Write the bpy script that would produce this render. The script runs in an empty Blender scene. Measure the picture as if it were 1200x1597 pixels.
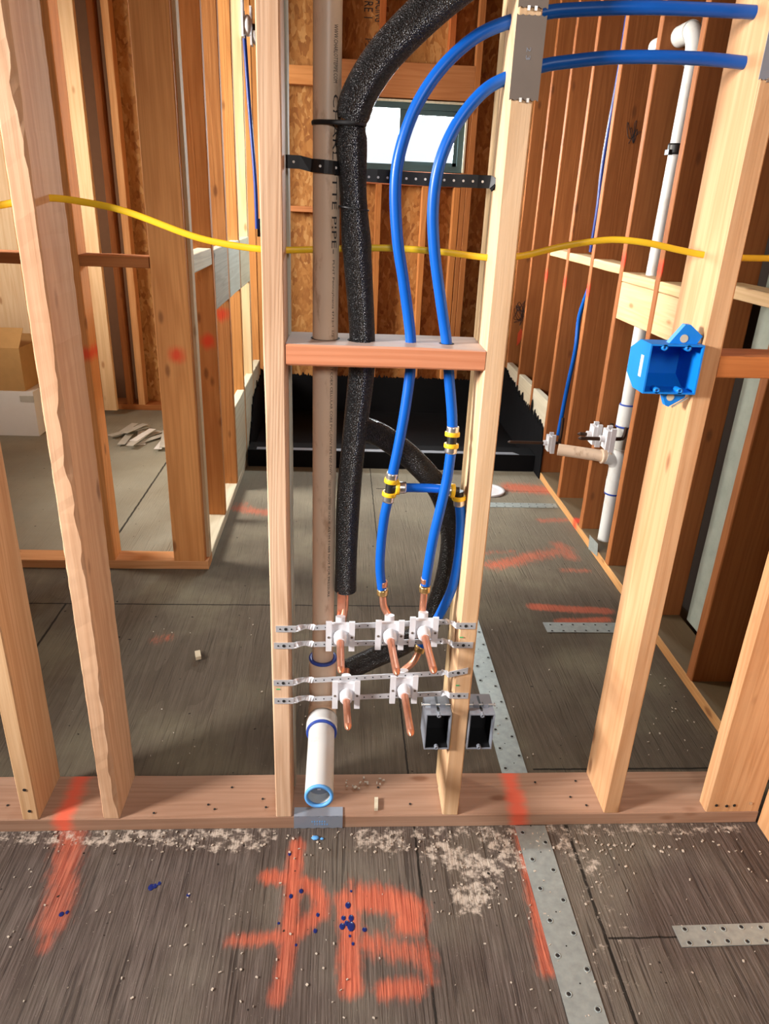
import bpy, bmesh, math, random
import numpy as np
from mathutils import Vector, Matrix
random.seed(7)
SC = bpy.context.scene
COL = SC.collection
PI = math.pi
# ------------------------------------------------------------------ camera
CAM = np.array([0.0, -1.3065522, 1.40])
F = 1125.24
RM = np.array([[0.99780124, 0.01588443, 0.06434566],
               [-0.05277024, -0.39699125, 0.91630413],
               [0.04009963, -0.91768493, -0.39528014]])   # columns: image right, image down, forward
cd = bpy.data.cameras.new('camera'); cam = bpy.data.objects.new('camera', cd); COL.objects.link(cam)
cd.sensor_fit = 'HORIZONTAL'; cd.sensor_width = 36; cd.lens = 36 * F / 1200; cd.clip_start = .02
m = Matrix.Identity(4)
for i in range(3):
    m[i][0] = RM[i, 0]; m[i][1] = -RM[i, 1]; m[i][2] = -RM[i, 2]; m[i][3] = CAM[i]
cam.matrix_world = m
SC.camera = cam
# ------------------------------------------------------------------ light
SC.view_settings.view_transform = 'Standard'; SC.view_settings.look = 'None'
SC.view_settings.gamma = 1; SC.view_settings.use_curve_mapping = False
SC.view_settings.exposure = 0.14
w = bpy.data.worlds.new('daylight'); SC.world = w; w.use_nodes = True
bg = w.node_tree.nodes['Background']; bg.inputs[0].default_value = (.86, .94, 1, 1); bg.inputs[1].default_value = 1.3
def area(name, loc, target, sx, sy, power, col=(1, 1, 1), spread=PI):
    l = bpy.data.lights.new(name, 'AREA'); l.shape = 'RECTANGLE'; l.size = sx; l.size_y = sy; l.energy = power; l.color = col; l.spread = spread
    o = bpy.data.objects.new(name, l); COL.objects.link(o); o.location = loc
    o.rotation_euler = (Vector(target) - Vector(loc)).to_track_quat('-Z', 'Y').to_euler()
area('window_light_front_room', (-2.7, -1.08, 1.80), (1.1, -.50, .8), .5, .5, 60, (1, .95, .91), math.radians(86))
area('front_fill_behind', (.35, -2.6, 2.3), (0, .05, .6), .6, .6, 6, (1, .95, .92), math.radians(80))  # added frontal fill from behind the camera, no known lamp there
area('window_light_left_room', (-2.9, 2.0, 2.0), (1.1, 2.4, 1.2), .9, 1.0, 90, (1, .94, .84), math.radians(84))
area('added_beam_left_room', (-2.9, 1.25, 2.1), (-1.9, 3.7, 1.35), .7, .7, 12, (1, .92, .80), math.radians(70))  # added beam to brighten the far tan panel and broad board
area('window_light_shower', (.43, 3.98, 1.85), (.25, 1.6, -.1), .6, .36, 125, (.93, .97, 1))
# ------------------------------------------------------------------ measuring helpers (photo ray meets a known plane)
def _ray(px, py): return RM @ np.array([px - 600, py - 798.5, F])
def onY(px, py, y=0.0): r = _ray(px, py); return CAM + r * ((y - CAM[1]) / r[1])
def onZ(px, py, z=0.0): r = _ray(px, py); return CAM + r * ((z - CAM[2]) / r[2])
def onX(px, py, x=0.0): r = _ray(px, py); return CAM + r * ((x - CAM[0]) / r[0])
# ------------------------------------------------------------------ node helpers
class NT:
    def __init__(s, name):
        s.m = bpy.data.materials.new(name); s.m.use_nodes = True
        s.t = s.m.node_tree; s.b = s.t.nodes['Principled BSDF']
    def n(s, typ, **kw):
        x = s.t.nodes.new(typ)
        for k, v in kw.items(): setattr(x, k, v)
        return x
    def l(s, a, b): s.t.links.new(a, b)
    def put(s, x, sock):
        if hasattr(x, 'is_linked'): s.l(x, sock)
        else: sock.default_value = x
    def math(s, op, a, b=0.0, clamp=False):
        x = s.n('ShaderNodeMath', operation=op, use_clamp=clamp); s.put(a, x.inputs[0]); s.put(b, x.inputs[1]); return x.outputs[0]
    def mix(s, f, a, b, typ='MIX'):
        x = s.n('ShaderNodeMix', data_type='RGBA', blend_type=typ)
        s.put(f, x.inputs[0])
        for v, i in ((a, 6), (b, 7)):
            if hasattr(v, 'is_linked'): s.l(v, x.inputs[i])
            else: x.inputs[i].default_value = (*v, 1)
        return x.outputs[2]
    def coord(s, scale=(1, 1, 1), rnd=True):
        tc = s.n('ShaderNodeTexCoord'); mp = s.n('ShaderNodeMapping'); mp.inputs['Scale'].default_value = scale
        if rnd:
            oi = s.n('ShaderNodeObjectInfo')
            v = s.n('ShaderNodeVectorMath', operation='SCALE'); v.inputs[0].default_value = (3.7, 5.3, 11.0)
            s.l(oi.outputs['Random'], v.inputs['Scale'])
            a = s.n('ShaderNodeVectorMath', operation='ADD'); s.l(tc.outputs['Object'], a.inputs[0]); s.l(v.outputs[0], a.inputs[1])
            s.l(a.outputs[0], mp.inputs[0])
        else: s.l(tc.outputs['Object'], mp.inputs[0])
        return mp.outputs[0]
    def noise(s, vec, scale, detail=3, rough=.55, dist=0.0):
        x = s.n('ShaderNodeTexNoise'); x.inputs['Scale'].default_value = scale; x.inputs['Detail'].default_value = detail
        x.inputs['Roughness'].default_value = rough; x.inputs['Distortion'].default_value = dist; s.l(vec, x.inputs['Vector']); return x.outputs['Fac']
    def ramp(s, f, *stops):
        x = s.n('ShaderNodeValToRGB'); e = x.color_ramp.elements
        while len(e) < len(stops): e.new(.5)
        for i, (p, c) in enumerate(stops):
            e[i].position = p; e[i].color = (*c, 1) if len(c) == 3 else c
        s.l(f, x.inputs[0]); return x.outputs[0]
    def rng(s, f, a, b, c=0.0, d=1.0):
        x = s.n('ShaderNodeMapRange', interpolation_type='SMOOTHSTEP'); s.put(f, x.inputs[0])
        for i, v in enumerate((a, b, c, d)): x.inputs[i + 1].default_value = v
        return x.outputs[0]
    def fin(s, col, rough=.7, bump=None, strength=.3, dist=.002, metal=0.0, spec=.3):
        if hasattr(col, 'is_linked'): s.l(col, s.b.inputs['Base Color'])
        else: s.b.inputs['Base Color'].default_value = (*col, 1)
        s.put(rough, s.b.inputs['Roughness']); s.b.inputs['Metallic'].default_value = metal; s.b.inputs['Specular IOR Level'].default_value = spec
        if bump is not None:
            b = s.n('ShaderNodeBump'); b.inputs['Strength'].default_value = strength; b.inputs['Distance'].default_value = dist
            s.l(bump, b.inputs['Height']); s.l(b.outputs[0], s.b.inputs['Normal'])
        return s.m
def plain(name, col, rough=.5, metal=0.0, var=.12, scale=25, bump=0.0, spec=.4):
    t = NT(name); v = t.coord()
    n = t.noise(v, scale, 3)
    c = t.mix(n, tuple(x * (1 - var) for x in col), tuple(min(1, x * (1 + var)) for x in col))
    return t.fin(c, rough, n if bump else None, bump, .002, metal, spec)
def lumber_mat(name, light, dark, knot=(.16, .055, .018), paint=(.80, .055, .02), ring=13.0, rough=.75, top=None):
    t = NT(name)
    v = t.coord((1, 1, .045)); base = t.noise(v, 11, 2, .5, .15)
    rings = t.math('FRACT', t.math('MULTIPLY', base, ring))
    fib = t.noise(t.coord((1, 1, .02)), 260, 3)
    big = t.noise(t.coord((1, 1, .35)), 4, 3)
    r = t.rng(t.math('PINGPONG', rings, .5), .05, .5)
    f = t.math('ADD', t.math('ADD', t.math('MULTIPLY', r, .34), .12), t.math('MULTIPLY', t.math('SUBTRACT', fib, .5), .9), True)
    c = t.mix(f, light, dark)
    c = t.mix(t.rng(big, .4, .72, 0, .38), c, tuple(x * y for x, y in zip(dark, (.95, .8, .7))))
    vo = t.n('ShaderNodeTexVoronoi'); vo.inputs['Scale'].default_value = 1; t.l(t.coord((11, 11, 4.4)), vo.inputs['Vector'])
    kd = t.math('ADD', vo.outputs['Distance'], t.math('MULTIPLY', t.math('SUBTRACT', fib, .5), .08))
    c = t.mix(t.rng(kd, .05, .15, .7, 0), c, knot)
    oi = t.n('ShaderNodeObjectInfo'); c = t.mix(1.0, c, oi.outputs['Color'], 'MULTIPLY')
    if top:   # second colour on the upward face: dust on blocks, darker on right sill
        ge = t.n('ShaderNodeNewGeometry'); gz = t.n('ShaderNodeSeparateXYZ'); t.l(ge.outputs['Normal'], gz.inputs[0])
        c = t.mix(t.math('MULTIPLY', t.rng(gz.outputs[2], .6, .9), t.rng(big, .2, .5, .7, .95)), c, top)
    # a blot of sprayed layout paint where the board carries one (object property: place along the board, radius)
    at = t.n('ShaderNodeAttribute', attribute_type='OBJECT', attribute_name='spray')
    sx = t.n('ShaderNodeSeparateXYZ'); t.l(at.outputs['Vector'], sx.inputs[0])
    tc = t.n('ShaderNodeTexCoord'); sz = t.n('ShaderNodeSeparateXYZ'); t.l(tc.outputs['Object'], sz.inputs[0])
    d1 = t.math('ABSOLUTE', t.math('SUBTRACT', sz.outputs[2], sx.outputs[0]))
    d2 = t.math('ABSOLUTE', t.math('SUBTRACT', sz.outputs[2], sx.outputs[1]))
    rd = t.n('ShaderNodeAttribute', attribute_type='OBJECT', attribute_name='spray_round')
    lx = t.math('MULTIPLY', t.math('SUBTRACT', sz.outputs[0], .008), rd.outputs['Fac'])
    dmin = t.math('MINIMUM', d1, d2); dmin = t.math('SQRT', t.math('ADD', t.math('MULTIPLY', dmin, dmin), t.math('MULTIPLY', lx, lx)))
    dd = t.math('SUBTRACT', dmin, t.math('MULTIPLY', t.math('SUBTRACT', t.noise(t.coord((1, 1, .4)), 40, 3), .5), .03))
    pm = t.math('SUBTRACT', 1.0, t.math('DIVIDE', dd, t.math('MAXIMUM', sx.outputs[2], .0001)), True)
    pm = t.math('MULTIPLY', t.rng(pm, 0, .9), t.math('GREATER_THAN', sx.outputs[2], .001))
    fa = t.n('ShaderNodeAttribute', attribute_type='OBJECT', attribute_name='spray_edge')
    pm = t.math('MULTIPLY', pm, t.math('LESS_THAN', t.math('MULTIPLY', t.math('ADD', sz.outputs[0], .0655), fa.outputs['Fac']), .001))
    c = t.mix(t.math('MULTIPLY', pm, .85), c, paint)
    return t.fin(c, rough, f, .25, .0015)
M = {}
M['fir'] = lumber_mat('fir_lumber', (.70, .46, .26), (.48, .25, .105))
M['pale'] = lumber_mat('pale_lumber', (.74, .56, .36), (.56, .36, .18), knot=(.35, .15, .05), ring=9)
M['red'] = lumber_mat('reddish_lumber', (.42, .155, .046), (.26, .082, .020))
M['orange'] = lumber_mat('orange_lumber', (.61, .285, .098), (.39, .148, .040))
M['striped'] = lumber_mat('striped_lumber', (.74, .51, .34), (.42, .23, .12), ring=20)
M['rough'] = lumber_mat('rough_lumber', (.70, .445, .275), (.45, .23, .115), ring=10)
M['redblock'] = lumber_mat('salmon_lumber', (.66, .27, .14), (.50, .165, .07), knot=(.4, .1, .04), top=(.50, .42, .37))
M['darktopsill'] = lumber_mat('dark_top_sill_lumber', (.62, .38, .18), (.42, .22, .09), top=(.13, .095, .055))  # upward face darker than the rest of the board
M['grey'] = lumber_mat('weathered_grey_lumber', (.50, .48, .40), (.27, .25, .20), knot=(.08, .06, .05))
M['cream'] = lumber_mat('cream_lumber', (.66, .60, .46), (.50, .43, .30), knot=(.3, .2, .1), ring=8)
M['plate'] = lumber_mat('sill_lumber', (.40, .245, .165), (.25, .135, .08), paint=(.80, .12, .06))
def osb_mat(name, k=1.0):
    t = NT(name); v = t.coord((1, 1, .5))
    vo = t.n('ShaderNodeTexVoronoi'); vo.inputs['Scale'].default_value = 44; vo.inputs['Randomness'].default_value = 1
    dn = t.n('ShaderNodeTexNoise'); dn.inputs['Scale'].default_value = 9; dn.inputs['Detail'].default_value = 3; t.l(v, dn.inputs['Vector'])
    vm = t.n('ShaderNodeVectorMath', operation='MULTIPLY_ADD'); t.l(dn.outputs['Color'], vm.inputs[0]); vm.inputs[1].default_value = (.16, .16, .16); t.l(v, vm.inputs[2])
    t.l(vm.outputs[0], vo.inputs['Vector'])
    sp = t.n('ShaderNodeSeparateColor'); t.l(vo.outputs['Color'], sp.inputs[0])
    c = t.ramp(sp.outputs[0], (0, (.30 * k, .115 * k, .03 * k)), (.35, (.43 * k, .185 * k, .05 * k)), (.75, (.50 * k, .235 * k, .07 * k)), (1, (.60 * k, .33 * k, .12 * k)))
    n = t.noise(v, 60, 4)
    c = t.mix(t.rng(n, .52, .7, 0, .3), c, (.16 * k, .06 * k, .02 * k))
    return t.fin(c, .7, sp.outputs[1], .25)
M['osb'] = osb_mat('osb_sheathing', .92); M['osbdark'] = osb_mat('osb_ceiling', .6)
M['tar'] = plain('hot_mop_tar', (.004, .004, .005), .75, var=.3, scale=14, bump=.5, spec=.12)
M['black'] = plain('black_plastic', (.012, .012, .013), .45)
M['white'] = plain('white_plastic', (.68, .68, .71), .4, var=.05)
M['bluering'] = plain('blue_primer', (.03, .07, .35), .3)
M['blue'] = plain('blue_box_plastic', (.004, .21, .72), .45, var=.08)
M['pex'] = plain('blue_pex', (.004, .105, .50), .34, var=.10, spec=.35)
M['pexdark'] = plain('dark_blue_pex', (.01, .035, .22), .35)
M['yellow'] = plain('yellow_cable_jacket', (.86, .55, .02), .45, var=.08)
M['ringyellow'] = plain('yellow_ring', (.85, .52, .02), .4)
M['copper'] = plain('copper', (.78, .37, .24), .33, .85, var=.2, scale=60)
M['darkcopper'] = plain('dark_copper', (.06, .035, .025), .4, .5)
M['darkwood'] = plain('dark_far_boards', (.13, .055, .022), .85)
M['brass'] = plain('brass', (.70, .48, .20), .3, .9)
M['steel'] = plain('crimp_steel', (.72, .70, .66), .28, .9)
M['galv'] = plain('galvanized_steel', (.33, .37, .36), .5, .45, var=.3, scale=60)
M['rail'] = plain('zinc_rail', (.66, .67, .70), .4, .5, var=.12, scale=70)
M['greybox'] = plain('grey_box_plastic', (.22, .24, .28), .4, var=.06)
M['nailplate'] = plain('dull_steel_plate', (.17, .135, .11), .5, .25, var=.1, scale=15)
M['slateplate'] = plain('slate_steel_plate', (.27, .30, .36), .45, .3, var=.1, scale=15)
M['hole'] = plain('dark_hole', (.015, .013, .012), .9)
M['cardboard'] = plain('cardboard', (.42, .23, .08), .85)
M['carton'] = plain('white_carton', (.72, .68, .64), .8, var=.04)
M['alu'] = plain('dark_window_frame', (.05, .085, .09), .4)
M['felt'] = plain('dark_building_paper', (.02, .013, .01), .9)
M['green'] = plain('green_ink', (.03, .45, .15), .6)
M['ink'] = plain('black_ink', (.03, .028, .03), .7)
M['bluedrop'] = plain('blue_drop', (.008, .018, .12), .25)
M['bluebit'] = plain('light_blue_scrap', (.12, .38, .80), .4)
M['sawdust'] = plain('sawdust', (.52, .45, .37), .9, var=.25)
M['spray_red'] = plain('orange_red_spray', (.75, .09, .03), .8)
M['chalk'] = plain('white_speck', (.75, .73, .70), .9)
M['scrap'] = plain('grey_scrap', (.45, .42, .36), .8, var=.25, scale=8)
def pvc_mat(name, a, b, dirt):
    t = NT(name); n = t.noise(t.coord((1, 1, .35)), 30, 5, .65); g = t.noise(t.coord(), 9, 2)
    c = t.mix(g, a, b); c = t.mix(t.rng(n, .53, .70, 0, .65), c, dirt)
    return t.fin(c, .38, None, spec=.45)
M['pvc_tan'] = pvc_mat('dusty_warm_lit_pvc', (.73, .57, .43), (.63, .47, .34), (.32, .18, .10))  # white PVC: real dirt, plus warm light put into the tan
M['pvc_white'] = pvc_mat('white_pvc', (.63, .64, .62), (.59, .61, .61), (.52, .45, .38))
def foam_mat():
    t = NT('black_foam'); v = t.coord()
    vo = t.n('ShaderNodeTexVoronoi'); vo.inputs['Scale'].default_value = 420; t.l(v, vo.inputs['Vector'])
    n = t.noise(v, 300, 3, .7)
    h = t.math('ADD', vo.outputs['Distance'], t.math('MULTIPLY', n, .6))
    return t.fin((.0035, .004, .005), .30, h, 1.0, .0030, spec=.55)
M['foam'] = foam_mat()
def gray_panel():
    t = NT('grey_green_sheathing'); v = t.coord(); n = t.noise(v, 14, 5, .65)
    return t.fin(t.mix(n, (.24, .28, .24), (.46, .50, .43)), .8, n, .3)
M['sheath'] = gray_panel()
gl = NT('clear_glass'); gl.t.nodes.remove(gl.b)
tr = gl.n('ShaderNodeBsdfTransparent'); tr.inputs[0].default_value = (.95, .98, .98, 1); gs = gl.n('ShaderNodeBsdfGlossy'); gs.inputs['Roughness'].default_value = .02
mx = gl.n('ShaderNodeMixShader'); mx.inputs[0].default_value = .06
gl.l(tr.outputs[0], mx.inputs[1]); gl.l(gs.outputs[0], mx.inputs[2]); gl.l(mx.outputs[0], gl.t.nodes['Material Output'].inputs[0]); M['glass'] = gl.m
# ------------------------------------------------------------------ floor material: worn plywood, seams, spray marks, dust
def floor_mat():
    t = NT('worn_plywood')
    v = t.coord((1, .11, 1), False); v1 = t.coord((1, .035, 1), False); vb = t.coord((1, 1, 1), False)
    base = t.noise(v, 3.2, 3, .5, 1.2)
    rings = t.rng(t.math('FRACT', t.math('MULTIPLY', base, 13)), .3, 1.0)
    tc = t.n('ShaderNodeTexCoord'); s = t.n('ShaderNodeSeparateXYZ'); t.l(tc.outputs['Object'], s.inputs[0]); X, Y = s.outputs[0], s.outputs[1]
    inner = t.rng(Y, .02, .10)
    fib = t.rng(t.noise(v1, 200, 4, .65), .30, .70); fib = t.math('ADD', t.math('MULTIPLY', fib, t.math('SUBTRACT', 1.0, t.math('MULTIPLY', inner, .6))), t.math('MULTIPLY', inner, .28))
    crack = t.rng(t.math('ADD', t.noise(v1, 120, 2, .5), t.math('MULTIPLY', t.noise(vb, 3, 2), .16)), .66, .76)
    big = t.noise(vb, 2.3, 4, .6)
    c = t.mix(fib, (.062, .046, .039), (.145, .114, .098))
    c = t.mix(t.math('MULTIPLY', rings, .5), c, (.07, .052, .042))
    c = t.mix(t.rng(big, .42, .72, 0, .55), c, (.20, .175, .135))
    c = t.mix(inner, c, t.mix(1.0, c, (.98, 1.0, .86), 'MULTIPLY'))
    c = t.mix(t.math('MULTIPLY', crack, t.math('SUBTRACT', .6, t.math('MULTIPLY', inner, .45))), c, (.03, .023, .02))
    # room behind is paler: daylight on its floor partly put into the colour
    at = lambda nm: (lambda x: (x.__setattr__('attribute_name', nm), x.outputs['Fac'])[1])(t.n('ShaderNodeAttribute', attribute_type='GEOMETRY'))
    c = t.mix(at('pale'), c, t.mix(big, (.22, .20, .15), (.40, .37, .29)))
    wob = t.math('MULTIPLY', t.math('SUBTRACT', t.noise(vb, 30, 2), .5), .006)
    def seam(axis, c0, lo, hi, wd):
        A, B = (X, Y) if axis == 'x' else (Y, X)
        d = t.math('ABSOLUTE', t.math('SUBTRACT', t.math('ADD', A, wob), c0))
        k = t.rng(d, wd * .5, wd, 1, 0)
        return t.math('MULTIPLY', k, t.math('MULTIPLY', t.math('GREATER_THAN', B, lo), t.math('LESS_THAN', B, hi)))
    for sm in (('x', .198, -4, 1.045, .0035), ('y', 1.045, -1.6, .5, .0045), ('x', -.99, -.0, 1.045, .005), ('y', .19, .54, 1.2, .0045), ('x', .178, 1.045, 2.6, .003), ('y', 2.25, .2, 1.13, .006), ('x', -.97, 1.4, 3.5, .006), ('x', .575, -4, 0, .005), ('y', -.30, .58, .73, .003)):
        c = t.mix(t.math('MULTIPLY', seam(*sm), .9), c, (.012, .010, .008))
    sp = t.noise(t.coord((1, .25, 1), False), 90, 4, .7)
    pm = at('spray')
    pk = t.rng(t.math('ADD', pm, t.math('MULTIPLY', t.math('SUBTRACT', sp, .5), 1.1)), .28, .95)
    c = t.mix(t.math('MULTIPLY', pk, t.rng(big, .3, .6, .45, .78)), c, t.mix(fib, (.42, .075, .04), (.74, .18, .09)))
    du = at('dust'); dn = t.noise(vb, 42, 6, .72)
    dk = t.rng(t.math('ADD', du, t.math('MULTIPLY', t.math('SUBTRACT', dn, .5), 2.6)), .62, 1.05)
    c = t.mix(t.math('MULTIPLY', dk, .85), c, (.58, .50, .42))
    spk = t.rng(t.noise(vb, 210, 2, .6), .70, .76)
    c = t.mix(t.math('MULTIPLY', spk, .5), c, (.46, .40, .34))
    ds = t.rng(t.noise(vb, 55, 1, .4), .76, .79)
    c = t.mix(ds, c, (.02, .016, .013))
    h = t.math('SUBTRACT', fib, t.math('MULTIPLY', crack, .8))
    return t.fin(c, .82, h, .45, .003, spec=.15)
M['floor'] = floor_mat()
# ------------------------------------------------------------------ mesh builder
class MB:
    def __init__(s): s.v = []; s.f = []; s.mi = []; s.sm = []
    def add(s, vs, fs, mi=0, smooth=False):
        o = len(s.v); s.v += [tuple(float(c) for c in p) for p in vs]
        for f in fs: s.f.append([i + o for i in f]); s.mi.append(mi); s.sm.append(smooth)
    def box(s, x0, x1, y0, y1, z0, z1, mi=0, mat=None):
        vs = [Vector((x, y, z)) for z in (z0, z1) for y in (y0, y1) for x in (x0, x1)]
        if mat: vs = [mat @ p for p in vs]
        s.add(vs, [(0, 2, 3, 1), (4, 5, 7, 6), (0, 1, 5, 4), (2, 6, 7, 3), (0, 4, 6, 2), (1, 3, 7, 5)], mi)
    def obox(s, c, ax, ay, az, mi=0):
        """box about c with half-axis vectors"""
        c, ax, ay, az = (Vector(q) for q in (c, ax, ay, az))
        vs = [c + ax * i + ay * j + az * k for k in (-1, 1) for j in (-1, 1) for i in (-1, 1)]
        s.add(vs, [(0, 2, 3, 1), (4, 5, 7, 6), (0, 1, 5, 4), (2, 6, 7, 3), (0, 4, 6, 2), (1, 3, 7, 5)], mi)
    def tube(s, pts, rad, seg=16, mi=0, caps=True, closed=False, flat=None):
        """pts: polyline; rad: number or per-point list; flat=(a,b,up) makes a flat oval section"""
        P = [Vector(p) for p in pts]; n = len(P)
        R = rad if hasattr(rad, '__len__') else [rad] * n
        T = [(P[min(i + 1, n - 1)] - P[max(i - 1, 0)]).normalized() for i in range(n)]
        u = T[0].orthogonal().normalized()
        if flat: u = (Vector(flat[2]) - T[0] * T[0].dot(Vector(flat[2]))).normalized()
        vs = []
        for i in range(n):
            u = (u - T[i] * T[i].dot(u)).normalized(); w_ = T[i].cross(u)
            a, b = (flat[0], flat[1]) if flat else (1, 1)
            for k in range(seg):
                th = 2 * PI * k / seg
                vs.append(P[i] + u * (math.cos(th) * R[i] * a) + w_ * (math.sin(th) * R[i] * b))
        fs = [(i * seg + k, i * seg + (k + 1) % seg, (i + 1) * seg + (k + 1) % seg, (i + 1) * seg + k) for i in range(n - 1) for k in range(seg)]
        s.add(vs, fs, mi, True)
        if caps:
            s.add(vs[:seg], [tuple(reversed(range(seg)))], mi); s.add(vs[-seg:], [tuple(range(seg))], mi)
    def ring(s, c, d, ro, ri, h, seg=20, mi=0):
        """hollow collar about axis d centred at c"""
        d = Vector(d).normalized(); c = Vector(c); u = d.orthogonal().normalized(); w_ = d.cross(u)
        prof = [(ri, -h), (ro * .94 + ri * .06, -h), (ro, -h * .6), (ro, h * .6), (ro * .94 + ri * .06, h), (ri, h)]
        vs = [c + u * (math.cos(2 * PI * k / seg) * r) + w_ * (math.sin(2 * PI * k / seg) * r) + d * q for r, q in prof for k in range(seg)]
        m_ = len(prof)
        fs = [(i * seg + k, i * seg + (k + 1) % seg, ((i + 1) % m_) * seg + (k + 1) % seg, ((i + 1) % m_) * seg + k) for i in range(m_) for k in range(seg)]
        s.add(vs, fs, mi, True)
    def disc(s, c, d, r, seg=12, mi=0, h=.0008):
        d = Vector(d).normalized(); s.tube([Vector(c), Vector(c) + d * h], r, seg, mi)
    def ball(s, c, r, mi=0, sc=(1, 1, 1), nu=14, nv=9):
        c = Vector(c); vs = []
        for j in range(nv + 1):
            ph = PI * j / nv
            for i in range(nu):
                th = 2 * PI * i / nu
                vs.append(c + Vector((math.sin(ph) * math.cos(th) * r * sc[0], math.sin(ph) * math.sin(th) * r * sc[1], math.cos(ph) * r * sc[2])))
        s.add(vs, [(j * nu + i, (j + 1) * nu + i, (j + 1) * nu + (i + 1) % nu, j * nu + (i + 1) % nu) for j in range(nv) for i in range(nu)], mi, True)
    def prism(s, poly, h0, h1, fn, mi=0):
        """extrude 2-D polygon; fn maps (a,b,h) to a point"""
        n = len(poly); vs = [fn(a, b, h0) for a, b in poly] + [fn(a, b, h1) for a, b in poly]
        s.add(vs, [tuple(range(n)), tuple(reversed(range(n, 2 * n)))] + [(i, i + n, (i + 1) % n + n, (i + 1) % n) for i in range(n)], mi)
    def build(s, name, mats, parent=None, loc=None):
        me = bpy.data.meshes.new(name)
        vs = s.v
        org = Vector((0, 0, 0))
        if parent is not None: org = Vector(parent.get('_o', (0, 0, 0)))
        elif loc is not None: org = Vector(loc)
        if org.length: vs = [(p[0] - org.x, p[1] - org.y, p[2] - org.z) for p in vs]
        me.from_pydata(vs, [], s.f)
        for mt in (mats if isinstance(mats, (list, tuple)) else [mats]): me.materials.append(mt)
        me.polygons.foreach_set('material_index', s.mi); me.polygons.foreach_set('use_smooth', s.sm)
        bm = bmesh.new(); bm.from_mesh(me); bmesh.ops.recalc_face_normals(bm, faces=bm.faces); bm.to_mesh(me); bm.free()
        o = bpy.data.objects.new(name, me); COL.objects.link(o)
        if parent is not None:
            o.parent = parent; o['_o'] = tuple(org)
        elif loc is not None: o.location = loc; o['_o'] = tuple(org)
        return o
def tag(o, label, cat, group=None, kind=None):
    o['label'] = label; o['category'] = cat
    if group: o['group'] = group
    if kind: o['kind'] = kind
    return o
def thing(name, loc, label, cat, group=None):
    o = bpy.data.objects.new(name, None); COL.objects.link(o); o.location = loc; o['_o'] = tuple(float(c) for c in loc); o.empty_display_size = .05
    return tag(o, label, cat, group)
def smooth(pts, n=8):
    """Catmull-Rom through pts"""
    P = [Vector(p) for p in pts]; out = []
    for i in range(len(P) - 1):
        a, b, c, d = P[max(i - 1, 0)], P[i], P[i + 1], P[min(i + 2, len(P) - 1)]
        for k in range(n):
            t = k / n
            out.append(.5 * ((2 * b) + (c - a) * t + (2 * a - 5 * b + 4 * c - d) * t * t + (3 * b - a - 3 * c + d) * t ** 3))
    out.append(P[-1]); return out
ROT = {'z': (0, 0, 0), 'x': (0, PI / 2, 0), 'y': (-PI / 2, 0, 0)}
def lumber(name, x, y, z, mat, axis='z', wane=0.0, col=(1, 1, 1), label=None, cat='stud', group=None, parent=None, spray=None, chamfer=.0025, jit=.0006):
    """one sawn board spanning the three ranges, grain along its axis, eased edges"""
    ext = [x[1] - x[0], y[1] - y[0], z[1] - z[0]]
    ctr = Vector(((x[0] + x[1]) / 2, (y[0] + y[1]) / 2, (z[0] + z[1]) / 2))
    a, b, L = {'z': (ext[0], ext[1], ext[2]), 'x': (ext[2], ext[1], ext[0]), 'y': (ext[0], ext[2], ext[1])}[axis]
    ch = chamfer; hx, hy = a / 2, b / 2
    prof = [(-hx + ch, -hy), (hx - ch, -hy), (hx, -hy + ch), (hx, hy - ch), (hx - ch, hy), (-hx + ch, hy), (-hx, hy - ch), (-hx, -hy + ch)]
    n = max(2, int(L / (.02 if wane else .12))); vs = []; fs = []
    rr = random.Random(hash(name + str(round(ctr.x, 3)) + str(round(ctr.y, 3))) if False else int(abs(ctr.x * 9173 + ctr.y * 3391 + ctr.z * 77) * 10))
    bx, by = rr.uniform(-1, 1) * .0015, rr.uniform(-1, 1) * .0015
    ph = rr.uniform(0, 6)
    for i in range(n + 1):
        t = i / n; zz = -L / 2 + L * t; ox = bx * math.sin(PI * t); oy = by * math.sin(PI * t)
        for k, (px_, py_) in enumerate(prof):
            dx = dy = 0
            if wane and k in (1, 2):
                q = max(0, math.sin(zz * 9 + ph) * .6 + math.sin(zz * 23 + ph * 2) * .3 + math.sin(zz * 61 + ph) * .25 + rr.uniform(-.25, .25) + .25) * wane
                dx, dy = (-q, 0) if k == 1 else (0, q * .5)
            vs.append((px_ + ox + dx + rr.uniform(-jit, jit), py_ + oy + dy + rr.uniform(-jit, jit), zz))
    for i in range(n):
        for k in range(8):
            fs.append((i * 8 + k, i * 8 + (k + 1) % 8, (i + 1) * 8 + (k + 1) % 8, (i + 1) * 8 + k))
    fs.append(tuple(reversed(range(8)))); fs.append(tuple(range(n * 8, n * 8 + 8)))
    me = bpy.data.meshes.new(name); me.from_pydata(vs, [], fs); me.materials.append(M[mat])
    o = bpy.data.objects.new(name, me); COL.objects.link(o)
    o.rotation_euler = ROT[axis]; o.location = ctr; o.color = (*col, 1)
    if parent is not None: o.parent = parent; o.location = ctr - Vector(parent['_o'])
    if spray:
        inv = 1 if axis != 'y' else 1
        s1 = spray[0] - {'z': ctr.z, 'x': ctr.x, 'y': ctr.y}[axis]
        s2 = spray[1] - {'z': ctr.z, 'x': ctr.x, 'y': ctr.y}[axis]
        o['spray'] = (float(s1), float(s2), float(spray[2])); o['spray_edge'] = 1.0 if len(spray) > 3 else 0.0; o['spray_round'] = 1.0 if axis == 'z' and len(spray) == 3 else 0.0
    if label: tag(o, label, cat, group)
    return o
def structure(o): o['kind'] = 'structure'; return o
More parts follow.
